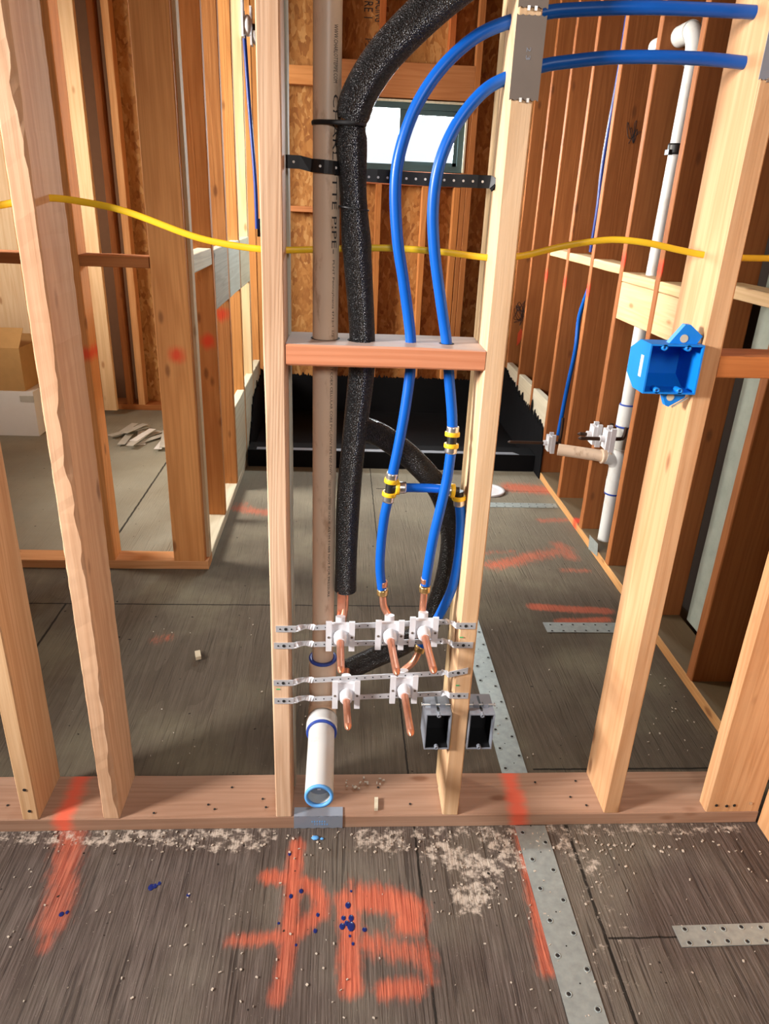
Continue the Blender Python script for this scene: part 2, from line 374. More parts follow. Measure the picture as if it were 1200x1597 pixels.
def nails(o_parent, pts, d=(0, -1, 0), r=.0035, mat='hole'):
    for p in pts:
        b = MB(); b.disc(p, d, r, 8, 0, .001); c = b.build('nail', M[mat])
        c.parent = o_parent; c.matrix_parent_inverse = Matrix.LocRotScale(o_parent.location, o_parent.rotation_euler, None).inverted()
# ================================================================== SETTING
H = 2.75
# floor: one mesh, fine where spray marks and dust are seen
xs = np.unique(np.concatenate([np.linspace(-3.4, -1.3, 30), np.arange(-1.3, 1.3, .010), np.linspace(1.3, 2.6, 10)]).round(4))
ys = np.unique(np.concatenate([np.linspace(-4.2, -.62, 20), np.arange(-.62, 0.02, .007), np.arange(.02, 2.6, .014), np.linspace(2.6, 4.2, 20)]).round(4))
GX, GY = np.meshgrid(xs, ys); nx, ny = len(xs), len(ys)
fv = np.stack([GX.ravel(), GY.ravel(), np.zeros(nx * ny)], 1)
ii = (np.arange(ny - 1)[:, None] * nx + np.arange(nx - 1)[None, :]).ravel()
ff = np.stack([ii, ii + 1, ii + 1 + nx, ii + nx], 1)
me = bpy.data.meshes.new('floor'); me.from_pydata(fv.tolist(), [], ff.tolist()); me.materials.append(M['floor'])
def seg_dist(P, a, b):
    d = b - a; t = np.clip(((P - a) @ d) / max(d @ d, 1e-9), 0, 1); return np.linalg.norm(P - (a + t[:, None] * d), axis=1)
spray = np.zeros(nx * ny); P2 = fv[:, :2]
STROKES = [
    ([(112, 1302), (103, 1345), (92, 1410), (80, 1440)], .024, .9), ([(75, 1468), (68, 1476)], .014, .75),
    ([(464, 1316), (458, 1370), (452, 1440), (447, 1500), (432, 1556)], .013, 1.0),
    ([(418, 1368), (455, 1372), (488, 1384), (502, 1405), (498, 1425), (470, 1446), (440, 1462)], .015, .95),
    ([(362, 1467), (398, 1465), (430, 1460)], .013, .75),
    ([(540, 1402), (546, 1455), (545, 1500), (547, 1540)], .017, 1.0),
    ([(566, 1402), (610, 1405), (640, 1418), (638, 1440)], .024, 1.05),
    ([(570, 1470), (610, 1478), (655, 1488)], .024, .72), ([(600, 1545), (648, 1543)], .016, .9), ([(665, 1500), (672, 1530)], .012, .75),
    ([(548, 1380), (600, 1385)], .02, .5),
    ([(812, 1300), (828, 1370), (842, 1440), (852, 1512)], .014, .85),
    ([(832, 946), (890, 950), (948, 953)], .016, 1.15), ([(872, 969), (905, 968), (948, 966)], .014, .95),
    ([(770, 882), (800, 876), (830, 868), (882, 858)], .035, .75), ([(872, 850), (890, 868)], .03, .8), ([(760, 862), (800, 860)], .02, .5),
    ([(878, 889), (915, 890)], .016, .7), ([(845, 812), (880, 811)], .022, .7), ([(800, 760), (848, 764)], .05, .95),
    ([(372, 792), (395, 797), (430, 801)], .032, .8), ([(378, 786), (385, 796)], .03, .6), ([(245, 998), (262, 994)], .022, .55)]
for pl, r, k in STROKES:
    q = [onZ(*p)[:2] for p in pl]
    d = np.min([seg_dist(P2, q[i], q[i + 1]) for i in range(len(q) - 1)], axis=0)
    spray = np.maximum(spray, k * np.clip(1.15 - d / (r * 2.35), 0, 1))
dust = np.zeros(nx * ny)
for pl, r, k in [([(0, 1306), (200, 1304), (420, 1302)], .035, .75), ([(260, 1306), (400, 1312)], .04, .75), ([(560, 1302), (800, 1294), (1150, 1292)], .025, .7), ([(570, 1310), (620, 1318)], .035, .8),
                 ([(690, 1330), (760, 1360), (730, 1405)], .05, .85), ([(770, 1310), (800, 1340)], .05, .8), ([(660, 1320), (700, 1320)], .03, .6),
                 ([(880, 1310), (920, 1350)], .05, .7), ([(920, 1380), (960, 1480), (940, 1560)], .07, .45), ([(1000, 1480), (1100, 1530)], .05, .35), ([(700, 1480), (760, 1540)], .06, .3),
                 ([(420, 1405), (370, 1400)], .035, .35)]:
    q = [onZ(*p)[:2] for p in pl]
    d = np.min([seg_dist(P2, q[i], q[i + 1]) for i in range(len(q) - 1)], axis=0)
    dust = np.maximum(dust, k * np.clip(1.5 - d / r, 0, 1))
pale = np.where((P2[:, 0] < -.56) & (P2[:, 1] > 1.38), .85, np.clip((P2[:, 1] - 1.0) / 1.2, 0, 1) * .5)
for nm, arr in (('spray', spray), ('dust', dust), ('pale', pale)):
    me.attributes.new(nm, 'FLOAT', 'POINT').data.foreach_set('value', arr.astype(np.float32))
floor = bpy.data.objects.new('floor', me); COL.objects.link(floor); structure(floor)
b = MB(); b.box(-3.4, 2.6, -4.2, 4.2, H, H + .03); structure(b.build('ceiling', M['osbdark']))
WX0, WX1, WZ0, WZ1 = .10, .755, 1.585, 1.965      # window opening in the back wall
YB = 3.75
b = MB()
for x0, x1, z0, z1 in ((-.62, WX0, 0, H), (WX1, 1.6, 0, H), (WX0, WX1, 0, WZ0), (WX0, WX1, WZ1, H)): b.box(x0, x1, YB + .09, YB + .105, z0, z1)
structure(b.build('wall_back', M['osb']))
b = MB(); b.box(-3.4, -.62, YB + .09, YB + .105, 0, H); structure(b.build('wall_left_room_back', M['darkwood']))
b = MB(); b.box(1.345, 1.36, -4.2, 4.0, 0, H); structure(b.build('wall_right', M['felt']))
b = MB()
for y0, y1, z0, z1 in ((-4.2, -2.1, 0, H), (-.6, 1.1, 0, H), (2.1, 3.85, 0, H), (-2.1, -.6, 0, 1.1), (-2.1, -.6, 2.4, H), (1.1, 2.1, 0, 1.35), (1.1, 2.1, 2.45, H)): b.box(-3.415, -3.4, y0, y1, z0, z1)
structure(b.build('wall_left', M['osb']))
b = MB(); b.box(-3.4, 2.6, -4.22, -4.2, 0, H); structure(b.build('wall_front', M['osb']))
# window: frame, centre meeting rail, two panes
wn = thing('window_1', (.43, YB + .03, WZ0), 'small dark framed sliding window high in the back wall', 'window'); wn['kind'] = 'structure'; del wn['category']
b = MB(); y0, y1 = YB + .02, YB + .10; t_ = .035
b.box(WX0, WX1, y0, y1, WZ1 - t_, WZ1); b.box(WX0, WX1, y0, y1, WZ0, WZ0 + t_); b.box(WX0, WX0 + t_, y0, y1, WZ0 + t_, WZ1 - t_); b.box(WX1 - t_, WX1, y0, y1, WZ0 + t_, WZ1 - t_)
b.build('window_frame', M['alu'], wn)
b = MB(); mxx = .345
b.box(mxx, mxx + .045, y0 + .02, y1 - .02, WZ0 + t_, WZ1 - t_); b.box(mxx + .045, WX1 - t_, y0 + .02, y1 - .02, WZ1 - t_ - .03, WZ1 - t_); b.box(mxx + .045, WX1 - t_, y0 + .02, y1 - .02, WZ0 + t_, WZ0 + t_ + .02); b.box(WX1 - t_ - .025, WX1 - t_, y0 + .02, y1 - .02, WZ0 + t_, WZ1 - t_)
b.build('sash', M['alu'], wn)
b = MB(); b.box(WX0 + t_, mxx, y0 + .045, y0 + .049, WZ0 + t_, WZ1 - t_); b.build('pane', M['glass'], wn)
b = MB(); b.box(mxx + .045, WX1 - t_ - .025, y0 + .036, y0 + .040, WZ0 + t_ + .02, WZ1 - t_ - .03); b.build('pane', M['glass'], wn)
b = MB(); b.box(WX0 - .01, WX1 + .02, YB - .005, YB + .02, WZ1, WZ1 + .012); b.box(WX1, WX1 + .012, YB - .005, YB + .02, WZ0, WZ1); b.build('white_flange', M['cream'], wn)
# ================================================================== FRONT WALL
PT = .038
sill = lumber('sill_plate', (-1.6, 1.062), (0, .14), (0, PT), 'plate', 'x', label='long wooden sill plate lying across the floor under the near studs', cat='plate', spray=(-.635, .455, .036))
nails(sill, [tuple(onZ(px, py, PT + .0004)) for px, py in ((335, 1262), (362, 1228), (410, 1246), (415, 1259), (325, 1255), (590, 1228), (640, 1254), (890, 1243), (898, 1218), (835, 1220), (915, 1256), (240, 1268), (12, 1256))], (0, 0, 1), .003)
def stud(x0, x1, label, mat='fir', y=(0, .14), z=(PT, H), **kw):
    return lumber('stud', (x0, x1), y, z, mat, 'z', label=label, cat='stud', group=kw.pop('group', 'studs of the near plumbing wall'), **kw)
s0 = stud(-.726, -.688, 'near stud at the far left edge, pale front and orange side', col=(1, .98, .95))
s1 = stud(-.541, -.503, 'rough near stud with ragged barky edge, yellow cable through it', 'rough', wane=.008)
s3 = stud(-.137, -.099, 'near stud left of the tan drain pipe, striped grain front', 'striped', y=(0, .089))
stud(-.137, -.096, 'rear board, window light painted grey, directly behind the stud left of the drain pipe', 'grey', y=(.095, .14), col=(1.15, 1.15, 1.15))  # grey colour carries the window light on its right face
s4 = stud(.265, .303, 'near stud right of the blue tubes, grey boxes at its foot', 'pale', y=(0, .089), col=(.98, .90, .86))
stud(.265, .311, 'rear board directly behind the stud that carries the two grey boxes', 'pale', y=(.094, .14), col=(.85, .85, .78))
s5 = stud(.665, .703, 'near stud carrying the blue electrical box', 'fir', col=(.95, .90, .88))
s6 = stud(.925, 1.062, 'wide flat stud at the right end of the sill plate', 'fir', y=(0, .038), col=(.95, .84, .76))
nails(s6, [tuple(onY(px, py, -.0005)) for px, py in ((1118, 1256), (1134, 1257), (1146, 1256))], (0, -1, 0), .004)
nails(s6, [tuple(onY(1172, 1253, -.0005))], (0, -1, 0), .004, 'steel')
nails(s0, [tuple(onY(px, py, -.0005)) for px, py in ((46, 1265), (38, 1232))], (0, -1, 0), .004)
lumber('corner_post', (1.066, 1.104), (-.55, -.002), (0, H), 'fir', 'z', label='wooden post at the right edge standing on the floor before the sill end', cat='post', col=(1.05, .95, .85))
blk = lumber('block', (-.098, .264), (0, .137), (1.121, 1.159), 'redblock', 'x', label='salmon coloured block across the bay, pipe and tubes pass through it', cat='block', chamfer=.003)
lumber('block', (.704, .924), (0, .09), (1.121, 1.161), 'red', 'x', label='reddish block right of the blue electrical box', cat='block', col=(1.15, 1.1, 1.05))
# ================================================================== RIGHT WALL
RX = 1.13
rp = lumber('sill_plate', (RX, RX + .14), (.145, 3.74), (0, PT), 'darktopsill', 'y', label='wooden sill plate running back along the right wall', cat='plate', col=(.95, .85, .7), spray=(1.78, 2.62, .05))
RS = [(.53, 'first stud of the right wall, beside the grey green panel'), (.93, 'second stud of the right wall, seen between blue box stud and grey panel'),
      (1.32, 'right wall stud just right of the white vent pipe'), (1.69, 'right wall stud just left of the white vent pipe'),
      (2.07, 'right wall stud with white copper clamp and blue tube beside it'), (2.45, 'right wall stud standing at the end of the black curb'),
      (2.81, 'right wall stud over the tarred boards, nearest the shower curb'), (3.18, 'right wall stud over the tarred boards, middle one'),
      (3.54, 'right wall stud over the tarred boards, deepest one')]
for i, (y, lb) in enumerate(RS):
    lumber('stud', (RX, RX + .14), (y, y + .038), (PT, H), 'red', 'z', label=lb, group='studs of the right wall', col=(.82, .8, .78) if i < 4 else (.95, .92, .9), spray=((1.06, 1.06, .045, 1) if i in (4, 5, 6) else (1.22, 1.22, .04, 1) if i in (2, 3) else None))
for (ya, yb, lb) in ((.97, 1.318, 'deep right wall block nearest the camera, above the blue box'), (1.36, 1.688, 'deep right wall block above the white pipe tee'),):
    lumber('block', (RX + .002, RX + .04), (ya, yb), (.995, 1.14), 'pale', 'y', label=lb, cat='block', group='deep blocks in the right wall', col=(.95, .85, .75))
for (ya, yb, z0, lb) in ((.572, .928, 1.18, 'yellowish flat block in the first bay of the right wall'), (.972, 1.318, 1.142, 'flat block on top of the nearest deep right wall block'),
                         (1.362, 1.688, 1.142, 'flat block over the deep block behind the white vent pipe'), (1.732, 2.066, 1.165, 'flat right wall block below the yellow cable, third from the pipe'),
                         (2.112, 2.446, 1.165, 'flat right wall block below the yellow cable, fourth from the pipe'), (2.49, 2.806, 1.165, 'flat right wall block deepest behind the near right stud')):
    lumber('block', (RX + .001, RX + .09), (ya, yb), (z0, z0 + .036), 'pale', 'y', label=lb, cat='block', group='flat blocks in the right wall', col=(.95, .88, .75))
lumber('sheathing_panel', (1.283, 1.298), (.18, .905), (PT, H), 'fir', 'z', label='grey green sheathing panel behind the first right wall bay', cat='panel').data.materials[0] = M['sheath']
# backing boards of the shower, both side walls
for i, (ya, yb) in enumerate(((2.49, 2.808), (2.85, 3.178), (3.22, 3.538))):
    lumber('backing_board', (RX + .003, RX + .04), (ya, yb), (.04, .43), 'cream', 'y', label=('pale backing board at shower base on right, nearest', 'pale backing board at shower base on right, middle', 'pale backing board at shower base on right, deepest')[i], cat='board', group='backing boards on the right of the shower')
# ================================================================== LEFT WALL of the bath
LX = -.52
lumber('sill_plate', (LX - .089, LX), (1.41, 3.74), (0, PT), 'cream', 'y', label='pale sill plate running back along the left wall of the bathroom', cat='plate')
LS = [1.79, 2.19, 2.59, 2.99, 3.39, 3.70]
LL = ['first bathroom left wall stud behind the corner post, red spray dot', 'second left wall stud behind the corner post, red spray under grey block', 'third left wall stud behind the corner post, yellowish',
      'fourth left wall stud behind the corner post, yellowish', 'fifth left wall stud, close behind the striped near stud', 'last left wall stud in the back corner of the shower']
for i, y in enumerate(LS):
    lumber('stud', (LX - .089, LX), (y, y + .038), (PT, H), ('orange', 'orange', 'orange', 'pale', 'orange', 'orange')[i], 'z', label=LL[i], group='studs of the bathroom left wall', col=(1, .95, .9) if i < 2 else (1.1, 1.1, 1.0), spray=((.83, .83, .05), (.885, .885, .05), None, None, None, None)[i])
lumber('block', (LX - .06, LX - .002), (1.40, 1.788), (1.138, 1.20), 'grey', 'y', label='small grey weathered block behind the corner post', cat='block', col=(1.5, 1.45, 1.35))
for i, y in enumerate(LS[:3]):
    lumber('block', (LX - .038, LX + .001), (y + .04, LS[i + 1] - .002), (.955, 1.19), ('grey', 'cream', 'cream')[i], 'y', label=('dark stained grey block on left wall, nearest of three', 'pale grey block on left wall, middle of three', 'pale yellowish block on left wall, deepest of three')[i], cat='block', group='wide blocks in the left wall', col=((1.0, 1.0, .98), (.85, .98, 1.1), (.95, 1, .95))[i])
for i, (ya, yb) in enumerate(((2.23, 2.588), (2.63, 2.988), (3.03, 3.388))):
    lumber('backing_board', (LX - .038, LX + .001), (ya, yb), (.04, .43), 'cream', 'y', label=('pale backing board at shower base on left, nearest', 'pale backing board at shower base on left, middle', 'pale backing board at shower base on left, deepest')[i], cat='board', group='backing boards on the left of the shower', col=(1, 1.05, 1.05))
# partition running left from the corner
lumber('sill_plate', (-3.3, LX), (1.32, 1.409), (0, PT), 'fir', 'x', label='sill plate of the left partition, running left from the corner post', cat='plate', col=(.95, .72, .55))
lumber('corner_post', (-.655, -.532), (1.32, 1.358), (PT, H), 'orange', 'z', label='broad orange corner post where the left walls meet', cat='post', col=(1.2, 1.2, 1.2), spray=(.865, .865, .045))
lumber('corner_post', (-.60, -.520), (1.3595, 1.408), (PT, H), 'cream', 'z', label='post painted pale for window light, joined behind the broad orange corner post', cat='post', col=(1, .85, .72))  # cream colour stands in for window light on its side face
lumber('stud', (-.93, -.888), (1.32, 1.409), (PT, H), 'orange', 'z', label='partition stud behind ragged near stud, left end of the dark crosspiece', group='studs of the left partition', col=(1.3, 1.3, 1.3), spray=(.86, .86, .04))
lumber('block', (-.887, -.656), (1.32, 1.409), (1.157, 1.194), 'red', 'x', label='dark reddish crosspiece between partition stud and orange corner post', cat='block')
lumber('block', (-1.321, -.931), (1.32, 1.409), (1.157, 1.194), 'red', 'x', label='reddish crosspiece at left edge, left of the ragged stud', cat='block', col=(1.1, 1.1, 1.1))
# far side of the left room
lumber('sill_plate', (-3.3, -.62), (3.66, YB + .085), (0, PT), 'red', 'x', label='sill plate at the foot of the far wall of the left room', cat='plate')
for i, (x0, x1, y, mt, cl, lb) in enumerate(((-1.575, -1.492, 3.50, 'pale', (1, .9, .8), 'sunlit broad board standing in the far left room'), (-1.47, -1.432, 3.66, 'red', (1, 1, 1), 'dark stud right of sunlit board in left room'),
                                     (-1.39, -1.345, 3.66, 'fir', (1, .8, .6), 'thin bright edged stud left of the corner post, far room'), (-2.05, -2.01, 3.66, 'fir', (1, .9, .8), 'far stud above the brown carton, left edge'))):
    lumber('stud', (x0, x1), (y, y + (.038 if i == 0 else .089)), (PT, H), mt, 'z', label=lb, group='studs in the far left room', col=cl)
lumber('sheathing_panel', (-1.36, -.63), (YB + .02, YB + .034), (PT, H), 'fir', 'z', label='orange flake board panel behind the orange corner post, far left room', cat='panel').data.materials[0] = M['osb']
lumber('sheathing_panel', (-3.2, -1.95), (YB + .02, YB + .034), (PT, H), 'pale', 'z', label='sunlit tan panel above the cartons at the left edge', cat='panel')
# ================================================================== BACK WALL of the shower
def bstud(x0, x1, z0, z1, lb, col=(.74, .62, .55), mt='orange'): return lumber('stud', (x0, x1), (YB, YB + .089), (z0, z1), mt, 'z', label=lb, group='studs of the back wall', col=col)
lumber('header', (-.03, WX1 + .035), (YB, YB + .085), (1.985, 2.175), 'fir', 'x', label='thick wooden header above the small back window', cat='header', col=(.66, .42, .28))
lumber('window_sill', (WX0 - .02, WX1 + .002), (YB, YB + .089), (1.50, 1.538), 'redblock', 'x', label='lower of two reddish boards under the back window', cat='board', col=(.8, .7, .65))
lumber('window_sill', (WX0 - .02, WX1 + .002), (YB, YB + .089), (1.54, 1.58), 'redblock', 'x', label='upper of two reddish boards under the back window', cat='board', col=(.8, .72, .68))
bstud(WX1 + .036, WX1 + .074, .04, H, 'back wall stud right of the window, outer of the pair')
bstud(WX1 + .003, WX1 + .0345, .04, 1.984, 'back wall trimmer stud tight against right side of the window')
bstud(WX1 - .04, WX1, .04, 1.499, 'short stud under the right end of the window boards', (1, .85, .7))
bstud(.21, .248, .04, 1.499, 'short stud under the left part of the back window', (1, .85, .7))
bstud(.51, .548, .04, 1.499, 'short stud under the middle of the back window', (1, .85, .7))
bstud(-.06, -.031, .04, H, 'back wall stud behind the black foam tube')
bstud(.20, .238, 2.176, H, 'short stud above the window header, left', (.8, .5, .35))
bstud(.62, .658, 2.176, H, 'short stud above the window header, right', (.8, .5, .35))
lumber('block', (-.38, -.061), (YB, YB + .05), (2.03, 2.13), 'fir', 'x', label='wooden block beside the header, left of the tan pipe', cat='block', col=(1, .72, .45))
lumber('block', (-.38, -.061), (YB, YB + .05), (1.315, 1.35), 'fir', 'x', label='thin block low left of the tan pipe, back wall', cat='block', col=(.8, .5, .35))
# ================================================================== SHOWER PAN: tar
pan = thing('shower_pan', (.3, 3.1, 0), 'black tarred shower pan with curb, tar brushed up the walls', 'shower pan')
def ragged(p0, p1, z, amp, n, seed, nrm):
    r = random.Random(seed); b_ = MB(); top = []
    zz = z
    for i in range(n + 1):
        t = i / n; p = Vector(p0).lerp(Vector(p1), t)
        zt = (z(t) if callable(z) else z) + r.uniform(-amp, amp) + (amp * 2.2 if r.random() < .07 else 0)
        top.append((p, max(.02, zt)))
    nv = Vector(nrm) * .006
    vs = []
    for p, zt in top: vs += [(p.x, p.y, .002), (p.x, p.y, zt), (p.x + nv.x, p.y + nv.y, .002), (p.x + nv.x, p.y + nv.y, zt - .002)]
    fs = []
    for i in range(n):
        a, c = i * 4, (i + 1) * 4
        fs += [(a, c, c + 1, a + 1), (a + 2, a + 3, c + 3, c + 2), (a + 1, c + 1, c + 3, a + 3), (a, a + 2, c + 2, c)]
    fs += [(0, 1, 3, 2), (n * 4, n * 4 + 2, n * 4 + 3, n * 4 + 1)]
    b_.add(vs, fs); return b_
ragged((LX + .004, YB - .008, 0), (RX - .004, YB - .008, 0), .26, .007, 240, 3, (0, -1, 0)).build('back_upstand', M['tar'], pan)
ragged((RX - .001, 2.44, 0), (RX - .001, YB - .012, 0), lambda t: (.17 + .13 * min(1, t / .06) if t < .3 else .30 + .10 * max(0, (t - .3) / .7)), .022, 110, 5, (-1, 0, 0)).build('side_upstand', M['tar'], pan)
ragged((LX + .003, 2.68, 0), (LX + .003, YB - .012, 0), lambda t: .06 + .9 * t if t < .25 else .285 + .06 * t, .018, 100, 9, (1, 0, 0)).build('side_upstand', M['tar'], pan)
b = MB(); b.box(LX + .012, RX - .01, 2.70, YB - .016, .0005, .012); b.build('pan_floor', M['tar'], pan)
b = MB(); b.box(LX + .012, RX - .01, 2.56, 2.70, .0005, .098); b.build('curb', M['tar'], pan)
b = MB(); b.add([(-.46, 2.565, .0985), (1.03, 2.565, .0985), (1.00, 2.60, .1), (-.46, 2.60, .1), (-.46, 2.565, .1005), (1.03, 2.565, .1005), (1.00, 2.60, .102), (-.46, 2.60, .102)], [(0, 3, 2, 1), (4, 5, 6, 7), (0, 1, 5, 4), (1, 2, 6, 5), (2, 3, 7, 6), (3, 0, 4, 7)])
o = b.build('curb_edge', M['greybox'], pan); o['label'] = 'grey strip along the top of the curb'
# ================================================================== DRAIN PIPE
DX, DY = -.029, .072
R1 = .0238
dr = thing('drain_pipe', (DX, DY, 0), 'drain pipe with warm light painted tan, left of black foam, white stub pointing forward at base', 'pipe')
def W(px, py, y): return Vector(onY(px, py, y))
tee_z = .30
b = MB(); b.tube([(DX, DY, tee_z + .08), (DX, DY, 1.0), (DX, DY, 2.4)], R1, 28); up = b.build('upright_pipe', M['pvc_tan'], dr)
b = MB(); b.tube([(DX - .002, DY, -.001), (DX - .002, DY, .1), (DX, DY, .36)], .0272, 28); b.build('lower_pipe', M['pvc_tan'], dr)
b = MB(); b.ring((DX, DY, tee_z + .095), (0, 0, 1), .0312, R1, .045, 28); b.ring((DX, DY, tee_z - .05), (0, 0, 1), .0312, R1, .03, 28)
b.tube([(DX, DY, tee_z - .05), (DX, DY, tee_z + .06)], .0295, 28); b.tube([(DX, DY, tee_z), (DX, DY - .055, tee_z)], .0325, 28)
b.build('tee_fitting', M['pvc_tan'], dr)
b = MB(); b.ring((DX, DY - .060, tee_z), (0, -1, 0), .0352, .0285, .02, 28); b.build('hub', M['pvc_white'], dr)
for c_, d_, ro_, ri_ in (((DX, DY - .082, tee_z), (0, -1, 0), .0345, .029), ((DX, DY, tee_z + .142), (0, 0, 1), .0318, R1)):
    b = MB(); b.ring(c_, d_, ro_, ri_, .0028, 28); o = b.build('primer_ring', M['bluering'], dr); o['label'] = 'blue primer ring'
b = MB(); YE = -.20
b.tube([(DX, DY - .08, tee_z), (DX, -.1, tee_z), (DX + .0, YE, tee_z)], .0290, 28, caps=False); b.tube([(DX, DY - .08, tee_z), (DX, YE, tee_z)], .0245, 28, caps=False)
b.build('stub_pipe', M['pvc_white'], dr)
b = MB(); b.ring((DX, YE, tee_z), (0, -1, 0), .0292, .0225, .003, 28); o = b.build('end_rim', M['bluebit'], dr); o['label'] = 'light blue cut end'
b = MB(); b.disc((DX, YE + .03, tee_z), (0, -1, 0), .0246, 28, 0); o = b.build('test_plug', M['greybox'], dr)
b = MB(); b.box(DX - .004, DX + .003, YE + .02, YE + .028, tee_z - .004, tee_z + .008); b.build('plug_tab', M['white'], o)
for hx_, hy_, hr_ in ((DX, DY, .0275), (W(566, 530, .062).x, .062, .029), (W(641, 533, .055).x, .055, .0145), (W(697, 533, .055).x, .055, .0145)):
    b = MB(); b.disc((hx_, hy_, 1.1592), (0, 0, 1), hr_, 20, 0, .0005); o = b.build('drill_hole', M['hole'])
    o.parent = blk; o.matrix_parent_inverse = Matrix.LocRotScale(blk.location, blk.rotation_euler, None).inverted()
# printed lettering on the upright pipe
def text_mesh(body):
    cu = bpy.data.curves.new('lettering', 'FONT'); cu.body = body; cu.size = 1; cu.resolution_u = 2
    ob = bpy.data.objects.new('lettering', cu); COL.objects.link(ob); bpy.context.view_layer.update()
    m_ = bpy.data.meshes.new_from_object(ob.evaluated_get(bpy.context.evaluated_depsgraph_get()))
    bpy.data.objects.remove(ob)
    bm = bmesh.new(); bm.from_mesh(m_); bmesh.ops.triangulate(bm, faces=bm.faces)
    P = [tuple(v.co) for v in bm.verts]; Fs = [tuple(v.index for v in f.verts) for f in bm.faces]; bm.free()
    x0, x1 = min(p[0] for p in P), max(p[0] for p in P); y0_, y1_ = min(p[1] for p in P), max(p[1] for p in P)
    return [((p[0] - x0) / (x1 - x0), (p[1] - y0_) / (y1_ - y0_)) for p in P], Fs
def text_on(fn, body, name, mat, parent):
    P, Fs = text_mesh(body); b_ = MB(); b_.add([fn(u, v) for u, v in P], Fs); return b_.build(name, mat, parent)
def pipe_text(body, py0, py1, h, off, mat='ink'):
    z0 = onY(514, py0, DY - R1)[2]; z1 = onY(514, py1, DY - R1)[2]
    def fn(u, v):
        a = off + (v - .5) * h / R1; rr = R1 + .0004
        return (DX + math.sin(a) * rr, DY - math.cos(a) * rr, z0 + (z1 - z0) * u)
    return text_on(fn, body, 'lettering', M[mat], up)
pipe_text('WWW.CHARLOTTEPIPE.COM', 36, 128, .0075, .62)
pipe_text('CHARLOTTE PIPE-', 146, 396, .0105, .66)
pipe_text('PLNT Pennsylvania 4712-1 1/2', 406, 526, .0055, .60)
pipe_text('IT COEX CELLULAR CORE PVC-DWV PIPE NSF-DWV', 573, 742, .0055, .56)
pipe_text('USED WITH DWV NSF 14 SCH 40', 750, 818, .005, .5)
pipe_text('ASTM F1488 NOT FOR PRESSURE', 822, 932, .005, .5)
# stencilled columns on the sheathing above the header (hang on the wall board)
wb = bpy.data.objects['wall_back']
for body, px, pa, pb, hpx in (('EXPOSURE 1', 570, -60, 28, 14), ('SIZED FOR SPACING', 588, -70, 34, 14), ('PS 2', 570, 60, 84, 9)):
    a_, b_2 = onY(px, pa, YB + .0885), onY(px, pb, YB + .0885); wd_ = onY(px + hpx, pa, YB + .0885)[0] - a_[0]
    text_on(lambda u, v: (a_[0] + v * wd_, YB + .0885, a_[2] + (b_2[2] - a_[2]) * u), body, 'stencil_lettering', M['ink'], None).parent = wb
# ================================================================== BLACK FOAM
fy = .062
pts = [W(790, -75, .00), W(720, -28, .02), (W(655, 28, .04)), W(598, 88, .05), W(562, 145, .055), W(548, 190, .058)]
b = MB(); sp_ = smooth(pts, 10); b.tube(sp_, [.0305 - .002 * i / len(sp_) - .006 * max(0, (i - len(sp_) + 5) / 5) for i in range(len(sp_))], 28)
tag(b.build('foam_insulation', M['foam'], loc=tuple(pts[-1])), 'thick black foam pipe cover curving up and right past the window', 'pipe insulation', 'black foam pipe covers')
fm = thing('foam_insulation', tuple(W(539, 922, .06)), 'straight black foam pipe cover running down through the block', 'pipe insulation', 'black foam pipe covers')
pts = [W(547, 193, .060), W(549, 250, fy), W(553, 330, fy), W(559, 420, fy), W(565, 520, fy), W(564, 580, fy), W(553, 680, fy), W(545, 760, fy), W(541, 840, fy), W(539, 920, fy)]
b = MB(); sp_ = smooth(pts, 8); n_ = len(sp_)
b.tube(sp_, [.0255 + .002 * math.sin(i * .35) * (1 if i < n_ * .3 else .3) - .002 * (i / n_) - .005 * max(0, (4 - i) / 4) for i in range(n_)], 28); b.build('foam_sleeve', M['foam'], fm)
b = MB(); b.ring(W(552, 325, fy), (.1, 0, 1), .0272, .02, .0015, 24); o = b.build('seam_band', M['black'], fm)
b = MB(); b.tube([W(539, 921, fy), W(538, 950, .05), W(533, 975, .035)], .0079, 14); b.build('copper_pipe', M['copper'], fm)
b = MB(); c0 = W(532, 945, .045); b.obox(c0, (.008, 0, 0), (0, .001, 0), (0, 0, .034)); b.build('copper_strap', M['copper'], fm)
pts = [W(566, 668, .10), W(600, 682, .11), W(650, 722, .115), W(688, 770, .15), W(704, 830, .172), W(699, 885, .172), W(687, 930, .16), W(668, 975, .13), W(632, 1003, .10), W(585, 1025, .10), W(541, 1045, .095)]
b = MB(); b.tube(smooth(pts, 10), .0245, 28)
tag(b.build('foam_insulation', M['foam'], loc=tuple(pts[-1])), 'looping black foam pipe cover hanging behind the blue tubes', 'pipe insulation', 'black foam pipe covers')
zt = onY(508, 190, .045)[2]; fc = W(548, 191, .059)
circ = [(DX + math.cos(a) * (R1 + .001), DY + math.sin(a) * (R1 + .001)) for a in np.linspace(0, 2 * PI, 33)] + [(fc.x + math.cos(a) * .0245, fc.y + math.sin(a) * .0245) for a in np.linspace(0, 2 * PI, 33)]
def hull(P):
    P = sorted(set((round(x, 6), round(y, 6)) for x, y in P)); out = []
    for seq in (P, P[::-1]):
        h = []
        for p in seq:
            while len(h) > 1 and (h[-1][0] - h[-2][0]) * (p[1] - h[-2][1]) - (h[-1][1] - h[-2][1]) * (p[0] - h[-2][0]) <= 0: h.pop()
            h.append(p)
        out += h[:-1]
    return out
hp = hull(circ); b = MB(); b.tube([(x, y, zt) for x, y in hp + hp[:1]], 1, 8, flat=(.0038, .0016, (0, 0, 1)), caps=False)
tag(b.build('cable_tie', M['black'], loc=(DX, DY, zt)), 'thin black tie round the tan pipe and foam', 'cable tie')
